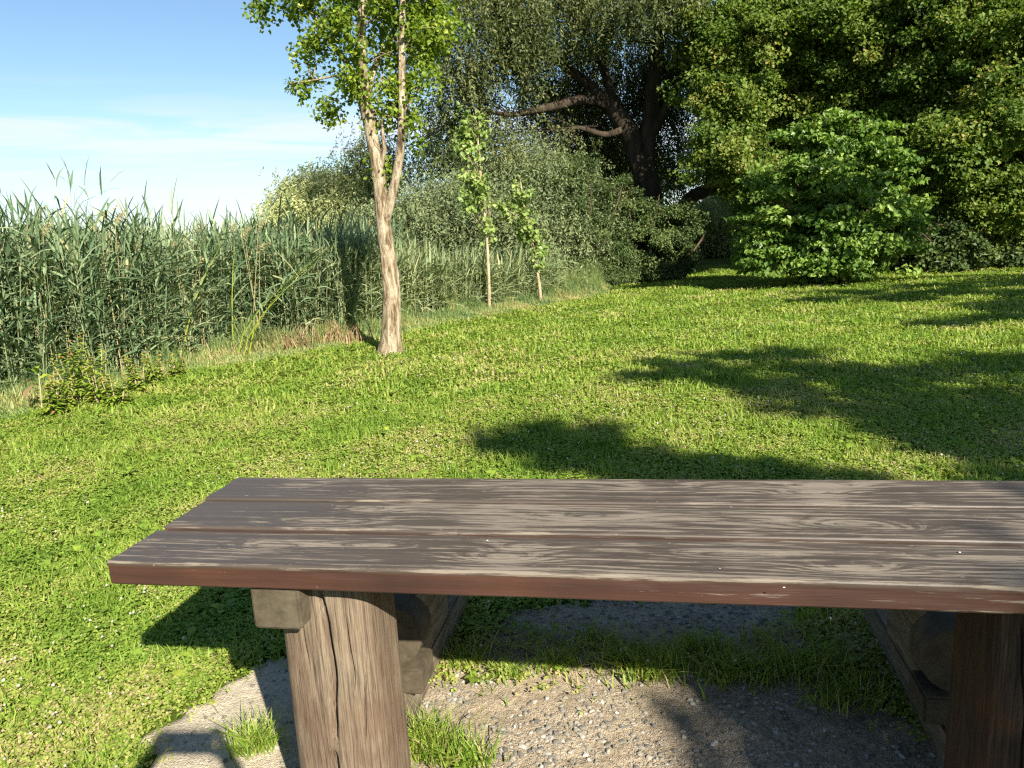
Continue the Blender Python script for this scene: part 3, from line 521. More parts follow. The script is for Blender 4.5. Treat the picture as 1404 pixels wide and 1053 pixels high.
# hazel bush
def bush(name, label, cat, px, Y, vols, leafk, seed, nc, per, cl, Ln, W, group=None, hang=False, flat=.6, shell=.4, nstem=9, zmin=.08, barkk='bark_tan', tv=.35, droop=.2):
    B = at(px, 390, Y); B[2] = 0
    def tf(m, off):
        r = rng(seed); top = max(V3(*q)[2] + V3(*q)[5] for q in vols); roots = []
        for k in range(nstem):
            a = r.uniform(0, 6.28); s = B + [cos(a) * .25, sin(a) * .25, -.05]; e = B + [cos(a) * r.uniform(.4, 1.3), sin(a) * r.uniform(.4, 1.1), top * r.uniform(.5, .85)]; mid = s * .55 + e * .45 + [0, 0, .2]
            tube(m, [s, mid, e], [.035, .026, .01], 6, .5, .05, seed + k, True, 8); roots += [s + [0, 0, .2], mid, e]
        return np.array(roots)
    def cf(m, off):
        vv = [V3(*q) for q in vols]
        if hang: C = hanging(m, vv, nc, seed, .55, Ln, W, per, shell, zmin, tv); return C, .009, seed, 60
        C = foliage(m, vv, nc, per, cl, Ln, W, seed, shell, flat, droop, zmin, tv, .5); return C, .010, seed, 110
    return tree(name, label, cat, B, barkk, leafk, tf, cf, group)
bush('hazel_bush', 'large rounded hazel bush with big bright leaves at the meadow edge', 'bush', 1140, 17.2,
     [(1140, 300, 16.9, 100, 1.5, 75), (1120, 228, 16.9, 75, 1.2, 58), (1180, 235, 16.9, 62, 1.1, 65), (1060, 330, 17, 55, 1, 45), (1215, 330, 17, 55, 1, 48), (1135, 350, 16.9, 98, 1.1, 34), (1150, 192, 16.9, 38, .8, 30), (1095, 185, 16.8, 14, .3, 20), (1190, 175, 16.9, 13, .3, 22), (1235, 215, 16.8, 16, .3, 24), (1040, 250, 16.7, 18, .3, 20), (1015, 300, 16.6, 16, .3, 16), (1255, 290, 16.7, 18, .3, 18), (1145, 160, 16.9, 12, .3, 18)], 'hazel', 141, 700, 46, .34, .13, .10, None, False, .32, .15, 12, .05, 'bark_tan', .45, .35)
DG = 'dark shrubs at the foot of the old willow'
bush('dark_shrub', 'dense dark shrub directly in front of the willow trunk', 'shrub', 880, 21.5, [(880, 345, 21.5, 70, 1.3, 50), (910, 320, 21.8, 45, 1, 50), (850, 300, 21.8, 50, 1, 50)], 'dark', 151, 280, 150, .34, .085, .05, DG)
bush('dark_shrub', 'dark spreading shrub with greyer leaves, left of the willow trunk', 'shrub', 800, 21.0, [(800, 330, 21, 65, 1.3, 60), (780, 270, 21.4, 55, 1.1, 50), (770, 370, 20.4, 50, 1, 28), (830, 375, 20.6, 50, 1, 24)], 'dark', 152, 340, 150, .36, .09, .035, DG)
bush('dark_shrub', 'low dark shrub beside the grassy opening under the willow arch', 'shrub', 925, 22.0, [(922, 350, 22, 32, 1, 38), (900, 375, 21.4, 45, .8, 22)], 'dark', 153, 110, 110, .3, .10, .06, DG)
GG = 'grey-green willow shrubs behind the saplings'
bush('willow_shrub', 'grey-green willow shrub right behind the lone poplar', 'shrub', 590, 20.5, [(580, 320, 20.5, 65, 1.4, 55), (540, 340, 20.5, 55, 1.3, 45), (610, 290, 21, 45, 1, 35), (480, 350, 20.5, 40, 1.2, 30)], 'greywillow', 161, 7000, 12, .3, .10, .017, GG, True, barkk='bark_dark', nstem=7, shell=.3)
bush('willow_shrub', 'wide grey-green willow shrub behind the two saplings', 'shrub', 690, 20.5, [(680, 330, 20.3, 65, 1.4, 55), (640, 310, 21, 50, 1.2, 50), (720, 370, 19.6, 45, 1, 40), (720, 290, 21.2, 40, 1, 45)], 'greywillow', 162, 7500, 12, .3, .10, .017, GG, True, barkk='bark_dark', nstem=7, shell=.3)
bush('willow_shrub', 'upper shaded willow shrub between saplings and dark shrubs', 'shrub', 745, 22.0, [(750, 260, 22, 50, 1.2, 50), (700, 245, 22.6, 45, 1.2, 35), (770, 330, 21, 35, 1, 50)], 'greywillow', 163, 6500, 12, .3, .10, .017, GG, True, barkk='bark_dark', nstem=7, shell=.3)
YG = 'yellow-green willows in the distance'
bush('distant_willow', 'rounded yellow-green willow rising over the reeds, left of the poplar', 'tree', 440, 34, [(440, 288, 34, 55, 2, 48), (405, 302, 34, 32, 1.4, 34), (470, 278, 34.5, 50, 2, 44), (440, 330, 33, 70, 2, 30)], 'yellowwillow', 171, 12000, 10, .4, .17, .026, YG, True, barkk='bark_dark', nstem=5, shell=.3, zmin=.1)
bush('distant_willow', 'sunlit olive willow seen through the arch under the old willow', 'tree', 965, 36, [(965, 320, 36, 55, 2, 60), (1010, 300, 37, 50, 2, 60), (840, 240, 34, 70, 2, 45)], 'yellowwillow', 172, 9000, 10, .4, .18, .030, YG, True, barkk='bark_dark', nstem=5, shell=.3)
def backtree(px, Y, vols, label, seed, nc=200, leafk='maple', Ln=.22):
    return maple(px, Y, label, seed, vols, nc, rb=.24, per=90, leafk=leafk, Ln=Ln, cl=.8)
BT = 'dark trees behind the maples'
for a in [(1060, 30, [(1070, 270, 30, 60, 2, 60), (1060, 130, 30, 90, 3, 110)], 'dark tree behind the first maple, closing the arch on its right', 181, 190),
          (1120, 29, [(1130, 290, 29, 100, 2.4, 80), (1140, 120, 29, 100, 3, 100)], 'dark tree directly behind the hazel bush', 182, 240),
          (1280, 28, [(1270, 290, 28, 100, 2.4, 80), (1280, 120, 28, 90, 3, 100)], 'dark tree right of the hazel, behind the tall maple', 183, 240),
          (1420, 27, [(1420, 280, 27, 90, 2.4, 80), (1430, 100, 27, 90, 3, 110)], 'dark tree behind the broad maple at the right edge', 184, 190)]:
    o = backtree(*a); o['group'] = BT; o.name = 'dark_tree'
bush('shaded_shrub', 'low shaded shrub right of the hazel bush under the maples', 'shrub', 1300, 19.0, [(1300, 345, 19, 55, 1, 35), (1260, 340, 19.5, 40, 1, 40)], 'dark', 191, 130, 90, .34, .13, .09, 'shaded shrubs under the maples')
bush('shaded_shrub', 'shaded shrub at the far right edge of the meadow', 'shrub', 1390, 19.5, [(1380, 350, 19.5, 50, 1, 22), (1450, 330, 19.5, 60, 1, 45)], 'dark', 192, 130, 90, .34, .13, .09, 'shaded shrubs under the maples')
# trees outside the frame, towards the sun, that shade the lawn
def shade_tree(tx, ty, blobs, label, seed, per=40, dens=19.0):
    root = empty('shade_tree', (tx, ty, 0), label, 'tree', 'trees beside the camera that shade the lawn'); mc = Mesh(); mt = Mesh(); vols = []
    for gx, gy, rx_, ry_, z, rz in blobs: vols.append((gx + .71 * z, gy - 1.394 * z, z, rx_, ry_, rz))
    C = np.concatenate([foliage(mc, [v], max(int((v[3] + .28) * (v[4] + v[5] + .28) * dens), 6), per, .28, .13, .11, seed + q, .0, .6, .3, .4, .3) for q, v in enumerate(vols)])
    top = max(v[2] for v in vols) + .5; T = [np.array([tx, ty, z]) + [.15 * sin(z), .12 * cos(z * 1.3), 0] for z in np.linspace(-.1, top, 7)]; tube(mt, T, np.linspace(.25, .05, 7), 10, .5, .05, seed, True, 24)
    for v in vols: e = np.array(v[:3]); s = np.array([tx, ty, max(1.8, e[2] - 2.5)]); tube(mt, [s, (s + e) / 2 + [0, 0, .4], e], [.11, .08, .04], 8, .5, .05, seed, True, 10)
    twigs(mt, np.array([v[:3] for v in vols]), C, .02, seed, 60)
    for q in (mt, mc): q.v = [v - np.array([tx, ty, 0]) for v in q.v]
    mt.build('trunk', M['bark_tan'], root); mc.build('crown', M['maple'], root)
shade_tree(9.4, -4.0, [(1.9, 7.8, .6, .4, 7.0, .35), (2.9, 8.3, .8, .4, 7.1, .4), (3.1, 7.1, .9, .7, 7.0, .6), (3.3, 5.7, 1.0, .7, 6.7, .6), (3.5, 4.6, .9, .6, 6.5, .6), (1.3, 7.45, .3, .15, 6.9, .15), (2.15, 6.75, .5, .3, 6.8, .3), (2.45, 5.75, .4, .3, 6.7, .3), (2.85, 4.7, .4, .3, 6.5, .3), (2.9, 3.8, .5, .4, 6.4, .35), (4.9, 7.1, 1.1, .8, 7.3, .6), (5.3, 5.6, 1.1, .9, 7.0, .7), (6.6, 7.2, 1.2, .9, 7.3, .7), (5.2, 4.0, 1.2, .9, 6.8, .7)], 'tree behind the camera whose crown shades the right of the lawn', 201)
shade_tree(6.6, -5.6, [(.40, 4.95, .55, .35, 6.2, .28), (-.1, 5.35, .22, .15, 6.3, .18), (1.0, 4.15, .55, .4, 6.1, .35), (.75, 4.75, .35, .25, 6.1, .2), (1.35, 4.4, .25, .15, 6.1, .15), (1.65, 4.0, .3, .2, 6.0, .2), (1.45, 3.2, .42, .4, 6.0, .3), (.88, 1.92, .30, .22, 5.9, .22), (.80, 2.22, .20, .12, 5.9, .14), (1.45, 1.9, .4, .35, 5.9, .25), (1.5, 1.25, .6, .4, 5.9, .3), (.35, 5.6, .3, .2, 6.2, .2), (2.2, 2.6, .5, .5, 6.0, .4)], 'tree behind the camera whose boughs shade the ground beyond the table', 202)
shade_tree(12.6, 4.2, [(5.9, 10.1, .7, .2, 5.4, .25), (7.1, 10.0, .9, .4, 5.5, .35), (8.0, 11.6, 1.0, .6, 5.7, .5), (9.0, 12.8, 1.2, .8, 5.8, .6), (6.9, 13.4, .8, .35, 5.6, .35), (8.6, 9.8, 1.0, .7, 5.6, .5), (7.5, 11.2, .8, .4, 5.7, .4), (6.9, 10.4, .5, .2, 5.6, .25)], 'tree right of the frame casting the middle stripe of shade', 203)
shade_tree(16.5, 9.5, [(6.6, 14.9, 1.0, .4, 5.6, .4), (5.9, 14.0, .8, .3, 5.6, .3), (7.8, 13.9, 1.0, .5, 5.8, .5), (8.6, 15.2, 1.2, .8, 5.8, .7), (10.6, 15.2, 1.5, 1.2, 6.0, .9), (3.9, 19.4, 1.1, .4, 6.4, .35), (6.0, 18.6, 1.2, .5, 6.4, .45), (8.0, 18.0, 1.2, .6, 6.4, .5), (11.5, 13.0, 1.4, 1.1, 6.0, .9)], 'tree right of the frame casting the farthest shade', 204)

# ------------------------------------------------------------------ picnic table
TA = radians(10.8); LV = np.array([cos(TA), -sin(TA), 0]); DV = np.array([sin(TA), cos(TA), 0]); T0 = np.array([-.973, 1.665, 0]); ZT = .803; TL = 2.53
def wood(name, paint, bare, side, wearbias=0.0, rough=.46):
    m, N, L, b = mat(name); tcn = N.new('ShaderNodeTexCoord').outputs['Object']
    F = attr(N, 'grain'); W = attr(N, 'wear'); S = attr(N, 'side')
    fine = noise(N, L, tcn, 1.0, 8, .7, .0, (7, 170, 170)); mid = noise(N, L, tcn, 1.0, 6, .6, .3, (1.9, 52, 52)); big = noise(N, L, tcn, 2.2, 3, .5)
    ring = mth(N, L, 'SINE', mth(N, L, 'MULTIPLY', F, 2 * pi))
    ring2 = mth(N, L, 'SINE', mth(N, L, 'MULTIPLY', F, 2 * pi * 3.7))
    v = mth(N, L, 'ADD', mth(N, L, 'MULTIPLY', ring, .13), mth(N, L, 'ADD', mth(N, L, 'MULTIPLY', ring2, .07), mth(N, L, 'ADD', mth(N, L, 'MULTIPLY', mth(N, L, 'SUBTRACT', mid, .5), 1.15), mth(N, L, 'MULTIPLY', mth(N, L, 'SUBTRACT', fine, .5), 1.9))))
    v = mth(N, L, 'ADD', v, mth(N, L, 'ADD', mth(N, L, 'MULTIPLY', mth(N, L, 'SUBTRACT', big, .5), 1.5), W))
    mk = ramp(N, L, v, [(.0, (.04, .04, .04)), (.10, (.35, .35, .35)), (.22, (.70, .70, .70)), (.5, (1, 1, 1))])
    chip = mth(N, L, 'GREATER_THAN', noise(N, L, tcn, 1.0, 3, .5, .0, (38, 75, 75)), .715); hair = noise(N, L, tcn, 1.0, 5, .75, .0, (14, 420, 420))
    v = mth(N, L, 'ADD', v, mth(N, L, 'ADD', mth(N, L, 'MULTIPLY', chip, .35), mth(N, L, 'MULTIPLY', mth(N, L, 'SUBTRACT', hair, .5), .9)))
    mk = ramp(N, L, v, [(.02, (.03, .03, .03)), (.09, (.30, .30, .30)), (.15, (.72, .72, .72)), (.34, (1, 1, 1))])
    bc = mix(N, L, mth(N, L, 'MULTIPLY', mth(N, L, 'ADD', fine, hair), .5), bare[0], bare[1]); bc = mix(N, L, mth(N, L, 'MULTIPLY', mth(N, L, 'GREATER_THAN', ring2, .55), .35), bc, bare[0])
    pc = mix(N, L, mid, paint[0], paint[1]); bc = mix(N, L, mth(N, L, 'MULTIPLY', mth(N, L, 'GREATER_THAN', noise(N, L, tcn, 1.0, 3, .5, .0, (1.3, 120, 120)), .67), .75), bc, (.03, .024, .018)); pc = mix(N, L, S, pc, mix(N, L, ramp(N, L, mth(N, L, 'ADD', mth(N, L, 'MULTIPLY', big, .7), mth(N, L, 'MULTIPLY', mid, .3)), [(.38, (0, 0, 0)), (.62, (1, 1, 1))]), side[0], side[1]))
    c = mix(N, L, mk, pc, bc); L.new(c, b.inputs['Base Color'])
    ro = mth(N, L, 'ADD', rough, mth(N, L, 'MULTIPLY', mk, .38)); L.new(ro, b.inputs['Roughness']); b.inputs['Specular IOR Level'].default_value = .5
    hgt = mth(N, L, 'SUBTRACT', mth(N, L, 'ADD', mth(N, L, 'MULTIPLY', fine, .9), mth(N, L, 'MULTIPLY', ring, .12)), mth(N, L, 'MULTIPLY', mk, .35)); bump(N, L, hgt, .55, .0022, b)
    return m
M['board'] = wood('worn_brown_board', [(.036, .027, .021), (.086, .066, .050)], [(.115, .093, .071), (.265, .222, .170)], [(.024, .010, .008), (.070, .025, .015)])
def board(name, l0, l1, d0, d1, z0, z1, root, seed, knots, wear, mat_=None, step=.006, edge=.0, jag=0.0):
    """box with rounded edges; vertices carry the grain field so that rings bend round the knots"""
    w_ = d1 - d0; h_ = z1 - z0; rd = .005
    top = [(y, h_ + 0.0) for y in np.linspace(rd, w_ - rd, max(int(w_ / .005), 4))]
    prof = np.array([(0, rd), (0, h_ * .3), (0, h_ * .5), (0, h_ * .75), (0, h_ - rd), (rd * .3, h_ - rd * .3)] + top + [(w_ - rd * .3, h_ - rd * .3), (w_, h_ - rd), (w_, h_ * .6), (w_, rd), (w_ - rd, 0), (rd, 0)])
    xs = np.linspace(l0, l1, int((l1 - l0) / step)); k = len(prof); n = len(xs)
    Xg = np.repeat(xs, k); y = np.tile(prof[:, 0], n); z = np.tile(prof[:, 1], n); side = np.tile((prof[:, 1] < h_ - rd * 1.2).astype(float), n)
    u = y + (h_ - z) * .9 * np.tile(np.where(prof[:, 0] < w_ / 2, -1, 1), n)       # unfolded across the top and sides
    F = u * 38 + 1.3 * vnoise(Xg * .9, u * 7, 1.0, seed) + .35 * vnoise(Xg * 3, u * 14, 1.0, seed + 1)
    for kx, ky, A, sx_, sy_ in knots: F += A * np.exp(-((Xg - kx) / sx_) ** 2 - ((u - ky) / sy_) ** 2)
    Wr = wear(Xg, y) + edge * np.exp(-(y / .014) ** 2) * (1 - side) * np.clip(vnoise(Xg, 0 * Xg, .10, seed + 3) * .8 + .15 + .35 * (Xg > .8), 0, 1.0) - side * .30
    for kx, ky, A, sx_, sy_ in knots: Wr += .22 * np.exp(-((Xg - kx) / (sx_ * .8)) ** 2 - ((u - ky) / (sy_ * .9)) ** 2)
    zz = z0 + z + (1 - side) * (-.0012 * np.abs(vnoise(Xg * 1.2, y * 30, 1, seed + 5))); dd = d0 + y + .0012 * vnoise(Xg, z, .15, seed + 6) * side - .0016 * side * (z / h_ > .6) * np.maximum(vnoise(Xg, 0 * Xg, .05, seed + 9), 0) * -1
    Xj = Xg + (Xg < l0 + step / 2) * jag * vnoise(y, z, .04, seed + 8)
    V = T0 + Xj[:, None] * LV + dd[:, None] * DV + zz[:, None] * np.array([0, 0, 1.0])
    V = np.stack([(V - root_off) @ LV, (V - root_off) @ DV, V[:, 2]], 1)
    i = np.arange(n - 1)[:, None] * k; j = np.arange(k)[None]; j2 = (j + 1) % k
    Fq = np.stack([i + j, i + k + j, i + k + j2, i + j2], -1).reshape(-1, 4); me = Mesh(); me.add(V, Fq, .5, False)
    me.add(V[:k], np.arange(k)[None], .5); me.add(V[-k:], np.arange(k)[::-1][None], .5)
    g_ = np.concatenate([F, F[:k], F[-k:]]); w2 = np.concatenate([Wr, Wr[:k] - .1, Wr[-k:] - .1]); s2 = np.concatenate([side, np.ones(k), np.ones(k)])
    return me.build(name, mat_ or M['board'], root, {'grain': g_, 'wear': w2, 'side': s2})
root_off = T0 + LV * TL / 2 + DV * .295; root_off[2] = 0
table = empty('picnic_table', tuple(root_off), 'massive weathered brown wooden picnic table with thick planks and log legs in the foreground', 'picnic table'); table.rotation_euler = (0, 0, -TA)
wr = lambda a, b, ph: (lambda x, y: np.interp(x, [0, .35, .7, 1.2, 2.5], [a, a + .02, (a + b) / 2, b, b]) + .10 * vnoise(x, y * 3, .3, ph))
board('plank', -.002, TL, 0, .190, .741, ZT - .002, table, 301, [(.36, .10, 3.2, .10, .030), (.62, .12, 2.6, .13, .025), (.93, .07, 3.6, .11, .035), (.98, .13, 2.2, .07, .02), (1.42, .11, 2.4, .15, .03), (1.66, .06, 2.8, .1, .03), (1.95, .12, 2.2, .16, .03), (2.3, .1, 3, .1, .03)], wr(-.20, .06, 1), edge=.16, jag=.002)
board('plank', .012, TL + .006, .198, .386, .742, ZT + .006, table, 302, [(.42, .05, 2.6, .13, .025), (.50, .13, 3.0, .09, .03), (1.1, .10, 2.2, .14, .03), (1.72, .08, 3.8, .12, .035), (1.80, .05, 2.2, .07, .02), (2.2, .12, 2.4, .12, .03)], wr(-.08, .15, 2), edge=-.5, jag=.002)
board('plank', .0, TL - .004, .400, .588, .741, ZT + .008, table, 303, [(.22, .12, 2.5, .10, .025), (.52, .06, 2.8, .12, .03), (1.3, .12, 2.2, .16, .03), (1.66, .08, 3.6, .11, .03), (1.70, .14, 2.0, .1, .02), (2.3, .1, 2.5, .1, .03)], wr(-.10, .08, 3), edge=-.3, jag=.002)
# weathered unpainted timber
def timber(name, cols, sc3, axisrust=None):
    m, N, L, b = mat(name); tcn = N.new('ShaderNodeTexCoord').outputs['Object']
    f = noise(N, L, tcn, 1, 8, .7, .1, sc3); g2 = noise(N, L, tcn, 1, 4, .6, .15, tuple(q * .22 for q in sc3)); bg_ = noise(N, L, tcn, 3.5, 4, .6)
    c = ramp(N, L, mth(N, L, 'ADD', mth(N, L, 'MULTIPLY', f, .72), mth(N, L, 'MULTIPLY', g2, .28)), cols); rs = ramp(N, L, bg_, [(.42, (0, 0, 0)), (.68, (.75, .75, .75))])
    c = mix(N, L, mth(N, L, 'MULTIPLY', rs, .8 if axisrust else .35), c, axisrust or (.12, .085, .055)); L.new(c, b.inputs['Base Color']); b.inputs['Roughness'].default_value = .85; b.inputs['Specular IOR Level'].default_value = .2
    bump(N, L, mth(N, L, 'ADD', f, mth(N, L, 'MULTIPLY', g2, .5)), .8, .004, b); return m
M['post'] = timber('weathered_post', [(.36, (.035, .026, .019)), (.45, (.11, .083, .058)), (.55, (.20, .157, .108)), (.70, (.29, .235, .165))], (260, 260, 9), (.085, .040, .022))
M['post_shaded'] = timber('shaded_post', [(.36, (.014, .009, .007)), (.48, (.035, .022, .016)), (.58, (.065, .040, .028)), (.72, (.12, .085, .06))], (240, 240, 9), (.10, .045, .015))  # darker copy of the post timber; right leg's shade is in its colour
M['sleeper'] = timber('grey_timber', [(.34, (.06, .045, .032)), (.5, (.17, .135, .095)), (.7, (.28, .235, .175))], (60, 8, 60))
M['endgrain'] = timber('end_grain', [(.34, (.030, .025, .016)), (.5, (.070, .057, .037)), (.7, (.12, .10, .065))], (24, 24, 24))
def TP(l, d, z): return np.stack([np.asarray(l) - TL / 2, np.asarray(d) - .295, np.asarray(z) + 0 * np.asarray(l)], -1)
def block(name, l0, l1, d0, d1, z0, z1, mt, seed, bev=.006):
    import bmesh
    bm = bmesh.new(); bmesh.ops.create_cube(bm, size=1); r = rng(seed)
    for v_ in bm.verts: v_.co = Vector(((l0 + l1) / 2 - TL / 2 + v_.co.x * (l1 - l0) + r.normal() * .0015, (d0 + d1) / 2 - .295 + v_.co.y * (d1 - d0), (z0 + z1) / 2 + v_.co.z * (z1 - z0) + r.normal() * .001))
    bmesh.ops.bevel(bm, geom=list(bm.edges), offset=bev, segments=2, affect='EDGES')
    me = bpy.data.meshes.new(name); bm.to_mesh(me); bm.free(); me.materials.append(mt); o = bpy.data.objects.new(name, me); COL.objects.link(o); o.parent = table; return o
def post(lc, seed, crack):
    nth, nz = 620, 120; th = np.arange(nth) * 2 * pi / nth; zs = np.linspace(.10, .742, nz); V = []
    for z in zs:
        c, s_ = np.cos(th), np.sin(th); e = 2 / 4.2; a = .117 + .006 * (.742 - z); x = np.sign(c) * np.abs(c) ** e * a; y = np.sign(s_) * np.abs(s_) ** e * .125
        q = 1 + .010 * vnoise(th * 0 + x * 9, z * 2 + y * 9, 1.0, seed) + .002 * vnoise(x * 60, z * 4 + y * 60, 1.0, seed + 1); x, y = x * q, y * q
        for cx_, wd, dp, z_lo, z_hi in crack:
            cc = cx_ + .012 * sin(z * 9 + seed) + .0015 * sin(z * 41); fade = np.clip((z - z_lo) / .05, 0, 1) * np.clip((z_hi - z) / .05, 0, 1)
            y = y + (y < -.05) * dp * fade * np.exp(-((x - cc) / (wd * (1 + .2 * sin(z * 13 + cx_ * 50)))) ** 2)
        V.append(np.stack([x + lc - TL / 2, y + .185 - .295, np.full(nth, z)], 1))
    V = np.concatenate(V); i = np.arange(nz - 1)[:, None] * nth; j = np.arange(nth)[None]; j2 = (j + 1) % nth
    me = Mesh(); me.add(V, np.stack([i + j, i + j2, i + nth + j2, i + nth + j], -1).reshape(-1, 4), .5, True); me.add(V[-nth:], np.arange(nth)[None], .5); me.build('post', M['post'] if seed == 311 else M['post_shaded'], table)
post(.483, 311, [(.012, .0042, .034, .0, .8), (.06, .0022, .012, .45, .66), (-.05, .0018, .010, .5, .72), (.085, .0015, .008, .3, .5)])
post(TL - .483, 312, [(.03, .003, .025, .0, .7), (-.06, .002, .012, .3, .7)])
for sgn in (0, 1):
    f = (lambda a, b: (a, b)) if sgn == 0 else (lambda a, b: (TL - b, TL - a))
    block('crossbeam', *f(.345, .467), .010, .575, .636, .7405, M['endgrain'], 320 + sgn)
    block('base_timber', *f(.375, .505), .02, 1.30, -.02, .13, M['sleeper'], 330 + sgn, .01)
    block('support_block', *f(.30, .555), .53, .665, .131, .215, M['endgrain'], 340 + sgn)
    block('cheek_board', *f(.468, .509), .672, 1.02, .131, .415, M['sleeper'], 350 + sgn)
    block('cheek_board', *f(.255, .295), .672, 1.02, .131, .415, M['sleeper'], 352 + sgn)
    me = Mesh(); lc = .465 if sgn == 0 else TL - .465; tube(me, [TP(lc, .555, .312), TP(lc, .60, .312), TP(lc, .662, .312)], [.094, .096, .095], 30, .5, .012, 5 + sgn, True); me.build('log', M['endgrain'], table)
board('bench_seat', .20, TL - .2, .79, .93, .417, .462, table, 304, [(.6, .05, 2, .1, .03), (1.6, .08, 2, .1, .03)], wr(-.1, .05, 4), step=.02)
board('bench_seat', .205, TL - .2, .94, 1.08, .417, .462, table, 305, [(.9, .05, 2, .1, .03)], wr(-.1, .05, 5), step=.02)
# bird droppings and flecks
m, N, L, b = mat('white_fleck'); b.inputs['Base Color'].default_value = (.75, .74, .70, 1); M['fleck'] = m
me = Mesh(); r = rng(7)
for k, (px, py) in enumerate([(336, 661), (668, 739), (652, 661), (692, 659), (655, 681), (1002, 693), (987, 777), (1316, 755), (1075, 803), (1385, 672), (1240, 680)]):
    c = gnd(px, py, ZT + .004); c = c - root_off; c = np.array([c @ LV, c @ DV, ZT + (.006 if .198 < c @ DV + .295 < .388 else .0) + .0005]); me.add(c + ico * np.array([.0035, .0028, .0012]) * r.uniform(.4, .85), icf)
me.build('fleck', M['fleck'], table)['kind'] = 'stuff'

# grass tufts standing in the gravel
def tuft(px, py, H, sp, n, label, seed):
    B = gnd(px, py); r = rng(seed); me = Mesh(); x = r.normal(size=n) * sp; y = r.normal(size=n) * sp * .55; blades(me, x, y, np.full(n, H), .0022, r, 1.0, np.clip(r.normal(.62, .25, n), 0, 1), np.zeros(n) + .005)
    o = me.build('grass_tuft', M['lawn']); o.location = B; tag(o, label, 'grass tuft', 'grass tufts in the gravel')
for a in [(900, 930, .10, .05, 420, 'largest sunlit grass tuft in the gravel under the table, at the edge of the shade', 401), (860, 915, .08, .045, 260, 'sunlit tuft just left of the largest tuft', 402), (765, 920, .075, .035, 170, 'sunlit tuft in the middle of the gravel edge', 403),
          (700, 930, .06, .04, 150, 'low tuft right of the broad-leaved weeds under the table', 404), (640, 915, .07, .045, 170, 'tuft beside the inner end of the left base timber', 405), (350, 1035, .11, .03, 220, 'tuft in front of the left leg beside the shadow of the photographer', 406),
          (590, 1035, .11, .05, 330, 'grass tuft right of the left table leg at the bottom of the picture', 407), (640, 1050, .08, .04, 200, 'grass tuft at the bottom edge, a hand right of the one by the leg', 408), (1010, 930, .09, .07, 380, 'long shaded tuft under the middle of the table', 409), (1110, 925, .09, .07, 360, 'shaded tuft left of the right base timber', 410),
          (1165, 965, .08, .06, 260, 'shaded tuft nearest the right table leg', 411), (960, 900, .08, .06, 260, 'shaded tuft behind the largest sunlit tuft', 412)]: tuft(*a)

# ------------------------------------------------------------------ the photographer, just behind the lens
def skin(name, J, E_, mt, parent=None, loc=(0, 0, 0)):
    me = bpy.data.meshes.new(name); me.from_pydata([j[:3] for j in J], E_, []); o = bpy.data.objects.new(name, me); COL.objects.link(o)
    sk = o.modifiers.new('skin', 'SKIN'); sk.use_smooth_shade = True; lay = me.skin_vertices[0] if len(me.skin_vertices) else None
    for i_, j in enumerate(J): me.skin_vertices[0].data[i_].radius = (j[3], j[4] if len(j) > 4 else j[3])
    me.skin_vertices[0].data[0].use_root = True; o.modifiers.new('sub', 'SUBSURF').levels = 2; o.modifiers['sub'].render_levels = 2; me.materials.append(mt)
    if parent: o.parent = parent
    return o
def plain(name, col, ro=.6, ss=0):
    m, N, L, b = mat(name); n1 = noise(N, L, N.new('ShaderNodeTexCoord').outputs['Object'], 40, 4, .6); L.new(mix(N, L, n1, tuple(c * .85 for c in col), tuple(min(c * 1.12, 1) for c in col)), b.inputs['Base Color']); b.inputs['Roughness'].default_value = ro; return m
M['skin'] = plain('skin', (.50, .30, .21), .5); M['shirt'] = plain('shirt_cloth', (.10, .14, .22), .9); M['trouser'] = plain('trouser_cloth', (.05, .055, .07), .9); M['hair'] = plain('hair', (.05, .03, .02), .6); M['shoe'] = plain('shoe', (.06, .05, .05), .7)
py_ = -.40
per = empty('person', (0, py_, 0), 'person in dark T-shirt holding a phone up, casting the shadow left of the table leg', 'person')
J = [(0, 0, .95, .14, .10), (0, 0, 1.12, .12, .09), (0, 0, 1.27, .145, .095), (0, .0, 1.37, .07, .06), (0, .015, 1.44, .05, .05), (0, .03, 1.50, .065, .075), (0, .035, 1.57, .073, .09), (0, .03, 1.64, .05, .065)]
E_ = [(i, i + 1) for i in range(7)]
for s_ in (-1, 1):
    b0 = len(J); J += [(s_ * .165, 0, 1.33, .05, .05), (s_ * .25, .10, 1.24, .045, .045), (s_ * .32, .19, 1.20, .038, .038), (s_ * .235, .27, 1.32, .036, .036), (s_ * .148, .345, 1.43, .027, .027), (s_ * .116, .372, 1.475, .032, .024)]
    E_ += [(2, b0)] + [(b0 + k, b0 + k + 1) for k in range(5)]
    pm = b0 + 5; yb = .415
    for q, (zz, ln_) in enumerate([(1.538, .9), (1.518, 1.0), (1.498, .95), (1.480, .8)]):   # four fingers round the end of the phone
        f0 = len(J); J += [(s_ * .100, .392, zz - .008, .0095, .0095), (s_ * (.092), .412 - q * .002, zz, .0085, .0085), (s_ * (.092 - .022 * ln_), .416 - q * .002, zz + .003, .0075, .0075)]; E_ += [(pm, f0), (f0, f0 + 1), (f0 + 1, f0 + 2)]
    f0 = len(J); J += [(s_ * .098, .372, 1.485, .012, .012), (s_ * .082, .368, 1.492, .010, .010), (s_ * .064, .370, 1.498, .008, .008)]; E_ += [(pm, f0), (f0, f0 + 1), (f0 + 1, f0 + 2)]
    l0 = len(J); J += [(s_ * .085, 0, .86, .085, .085), (s_ * .10, .01, .50, .055, .055), (s_ * .105, -.03, .10, .036, .036), (s_ * .115, .03, .04, .035, .03), (s_ * .125, .13, .03, .033, .022)]; E_ += [(0, l0)] + [(l0 + k, l0 + k + 1) for k in range(4)]
skin('body', J, E_, M['skin'], per)
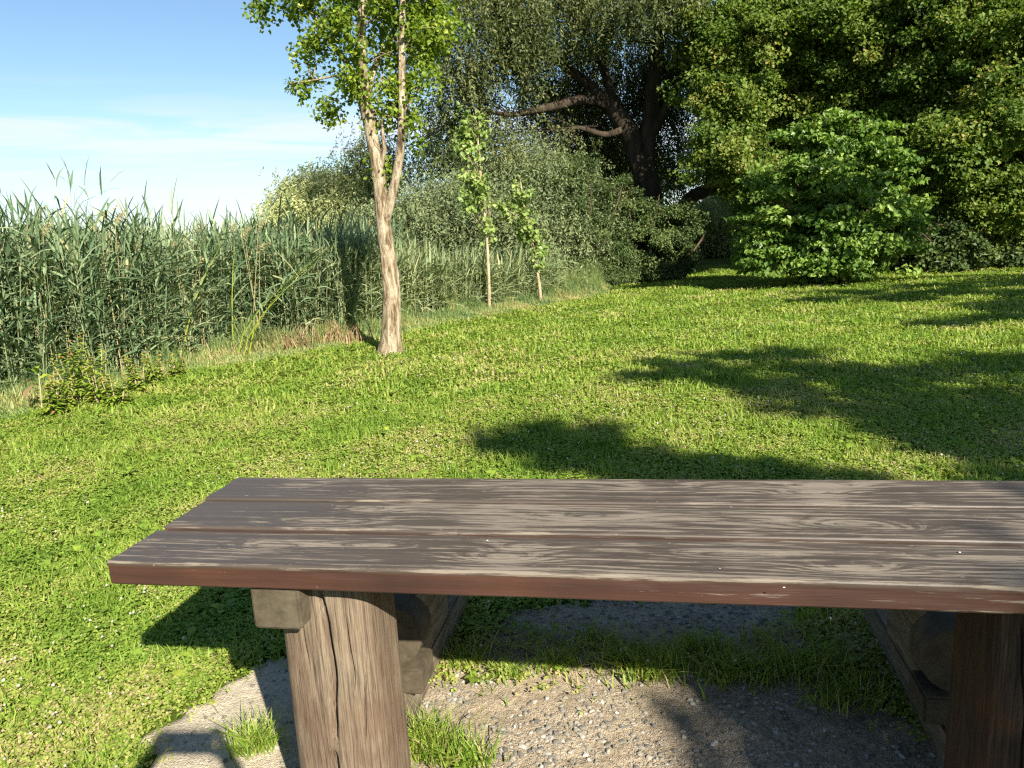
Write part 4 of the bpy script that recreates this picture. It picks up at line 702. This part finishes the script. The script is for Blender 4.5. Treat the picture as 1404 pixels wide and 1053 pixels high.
Js = [(0, 0, .80, .150, .112), (0, 0, .92, .158, .118), (0, 0, 1.12, .138, .105), (0, 0, 1.27, .16, .11), (0, .0, 1.36, .085, .07)]; Es = [(0, 1), (1, 2), (2, 3), (3, 4)]
for s_ in (-1, 1): b0 = len(Js); Js += [(s_ * .165, 0, 1.33, .066, .066), (s_ * .25, .10, 1.25, .062, .062)]; Es += [(3, b0), (b0, b0 + 1)]
skin('t_shirt', Js, Es, M['shirt'], per)
Jt = [(0, 0, 1.02, .14, .108), (0, 0, .90, .15, .112)]; Et = [(0, 1)]
for s_ in (-1, 1): b0 = len(Jt); Jt += [(s_ * .088, 0, .82, .095, .095), (s_ * .10, .01, .50, .07, .07), (s_ * .105, -.03, .12, .055, .055)]; Et += [(1, b0), (b0, b0 + 1), (b0 + 1, b0 + 2)]
skin('trousers', Jt, Et, M['trouser'], per)
skin('hair', [(0, -.035, 1.49, .075, .065), (0, -.01, 1.59, .092, .098), (0, .02, 1.67, .078, .088)], [(0, 1), (1, 2)], M['hair'], per)
for s_ in (-1, 1):
    skin('shoe', [(s_ * .105, -.05, .05, .045, .04), (s_ * .115, .04, .04, .045, .035), (s_ * .127, .15, .035, .04, .028)], [(0, 1), (1, 2)], M['shoe'], per)
    skin('ear', [(s_ * .083, .02, 1.545, .008, .015), (s_ * .086, .015, 1.575, .009, .02)], [(0, 1)], M['skin'], per)
skin('nose', [(0, .118, 1.545, .013, .012), (0, .118, 1.565, .009, .010), (0, .108, 1.59, .007, .008)], [(0, 1), (1, 2)], M['skin'], per)
import bmesh
bm = bmesh.new(); bmesh.ops.create_cube(bm, size=1)
for v_ in bm.verts: v_.co = Vector((v_.co.x * .162, v_.co.y * .076, v_.co.z * .008))
bmesh.ops.bevel(bm, geom=list(bm.edges), offset=.0025, segments=2, affect='EDGES'); me = bpy.data.meshes.new('mobile_phone'); bm.to_mesh(me); bm.free(); me.materials.append(plain('phone_case', (.02, .02, .022), .3))
o = bpy.data.objects.new('mobile_phone', me); COL.objects.link(o); o.matrix_world = cam.matrix_world @ Matrix.Translation((0, .012, .012)); tag(o, 'black phone held level in both hands of the photographer', 'phone')
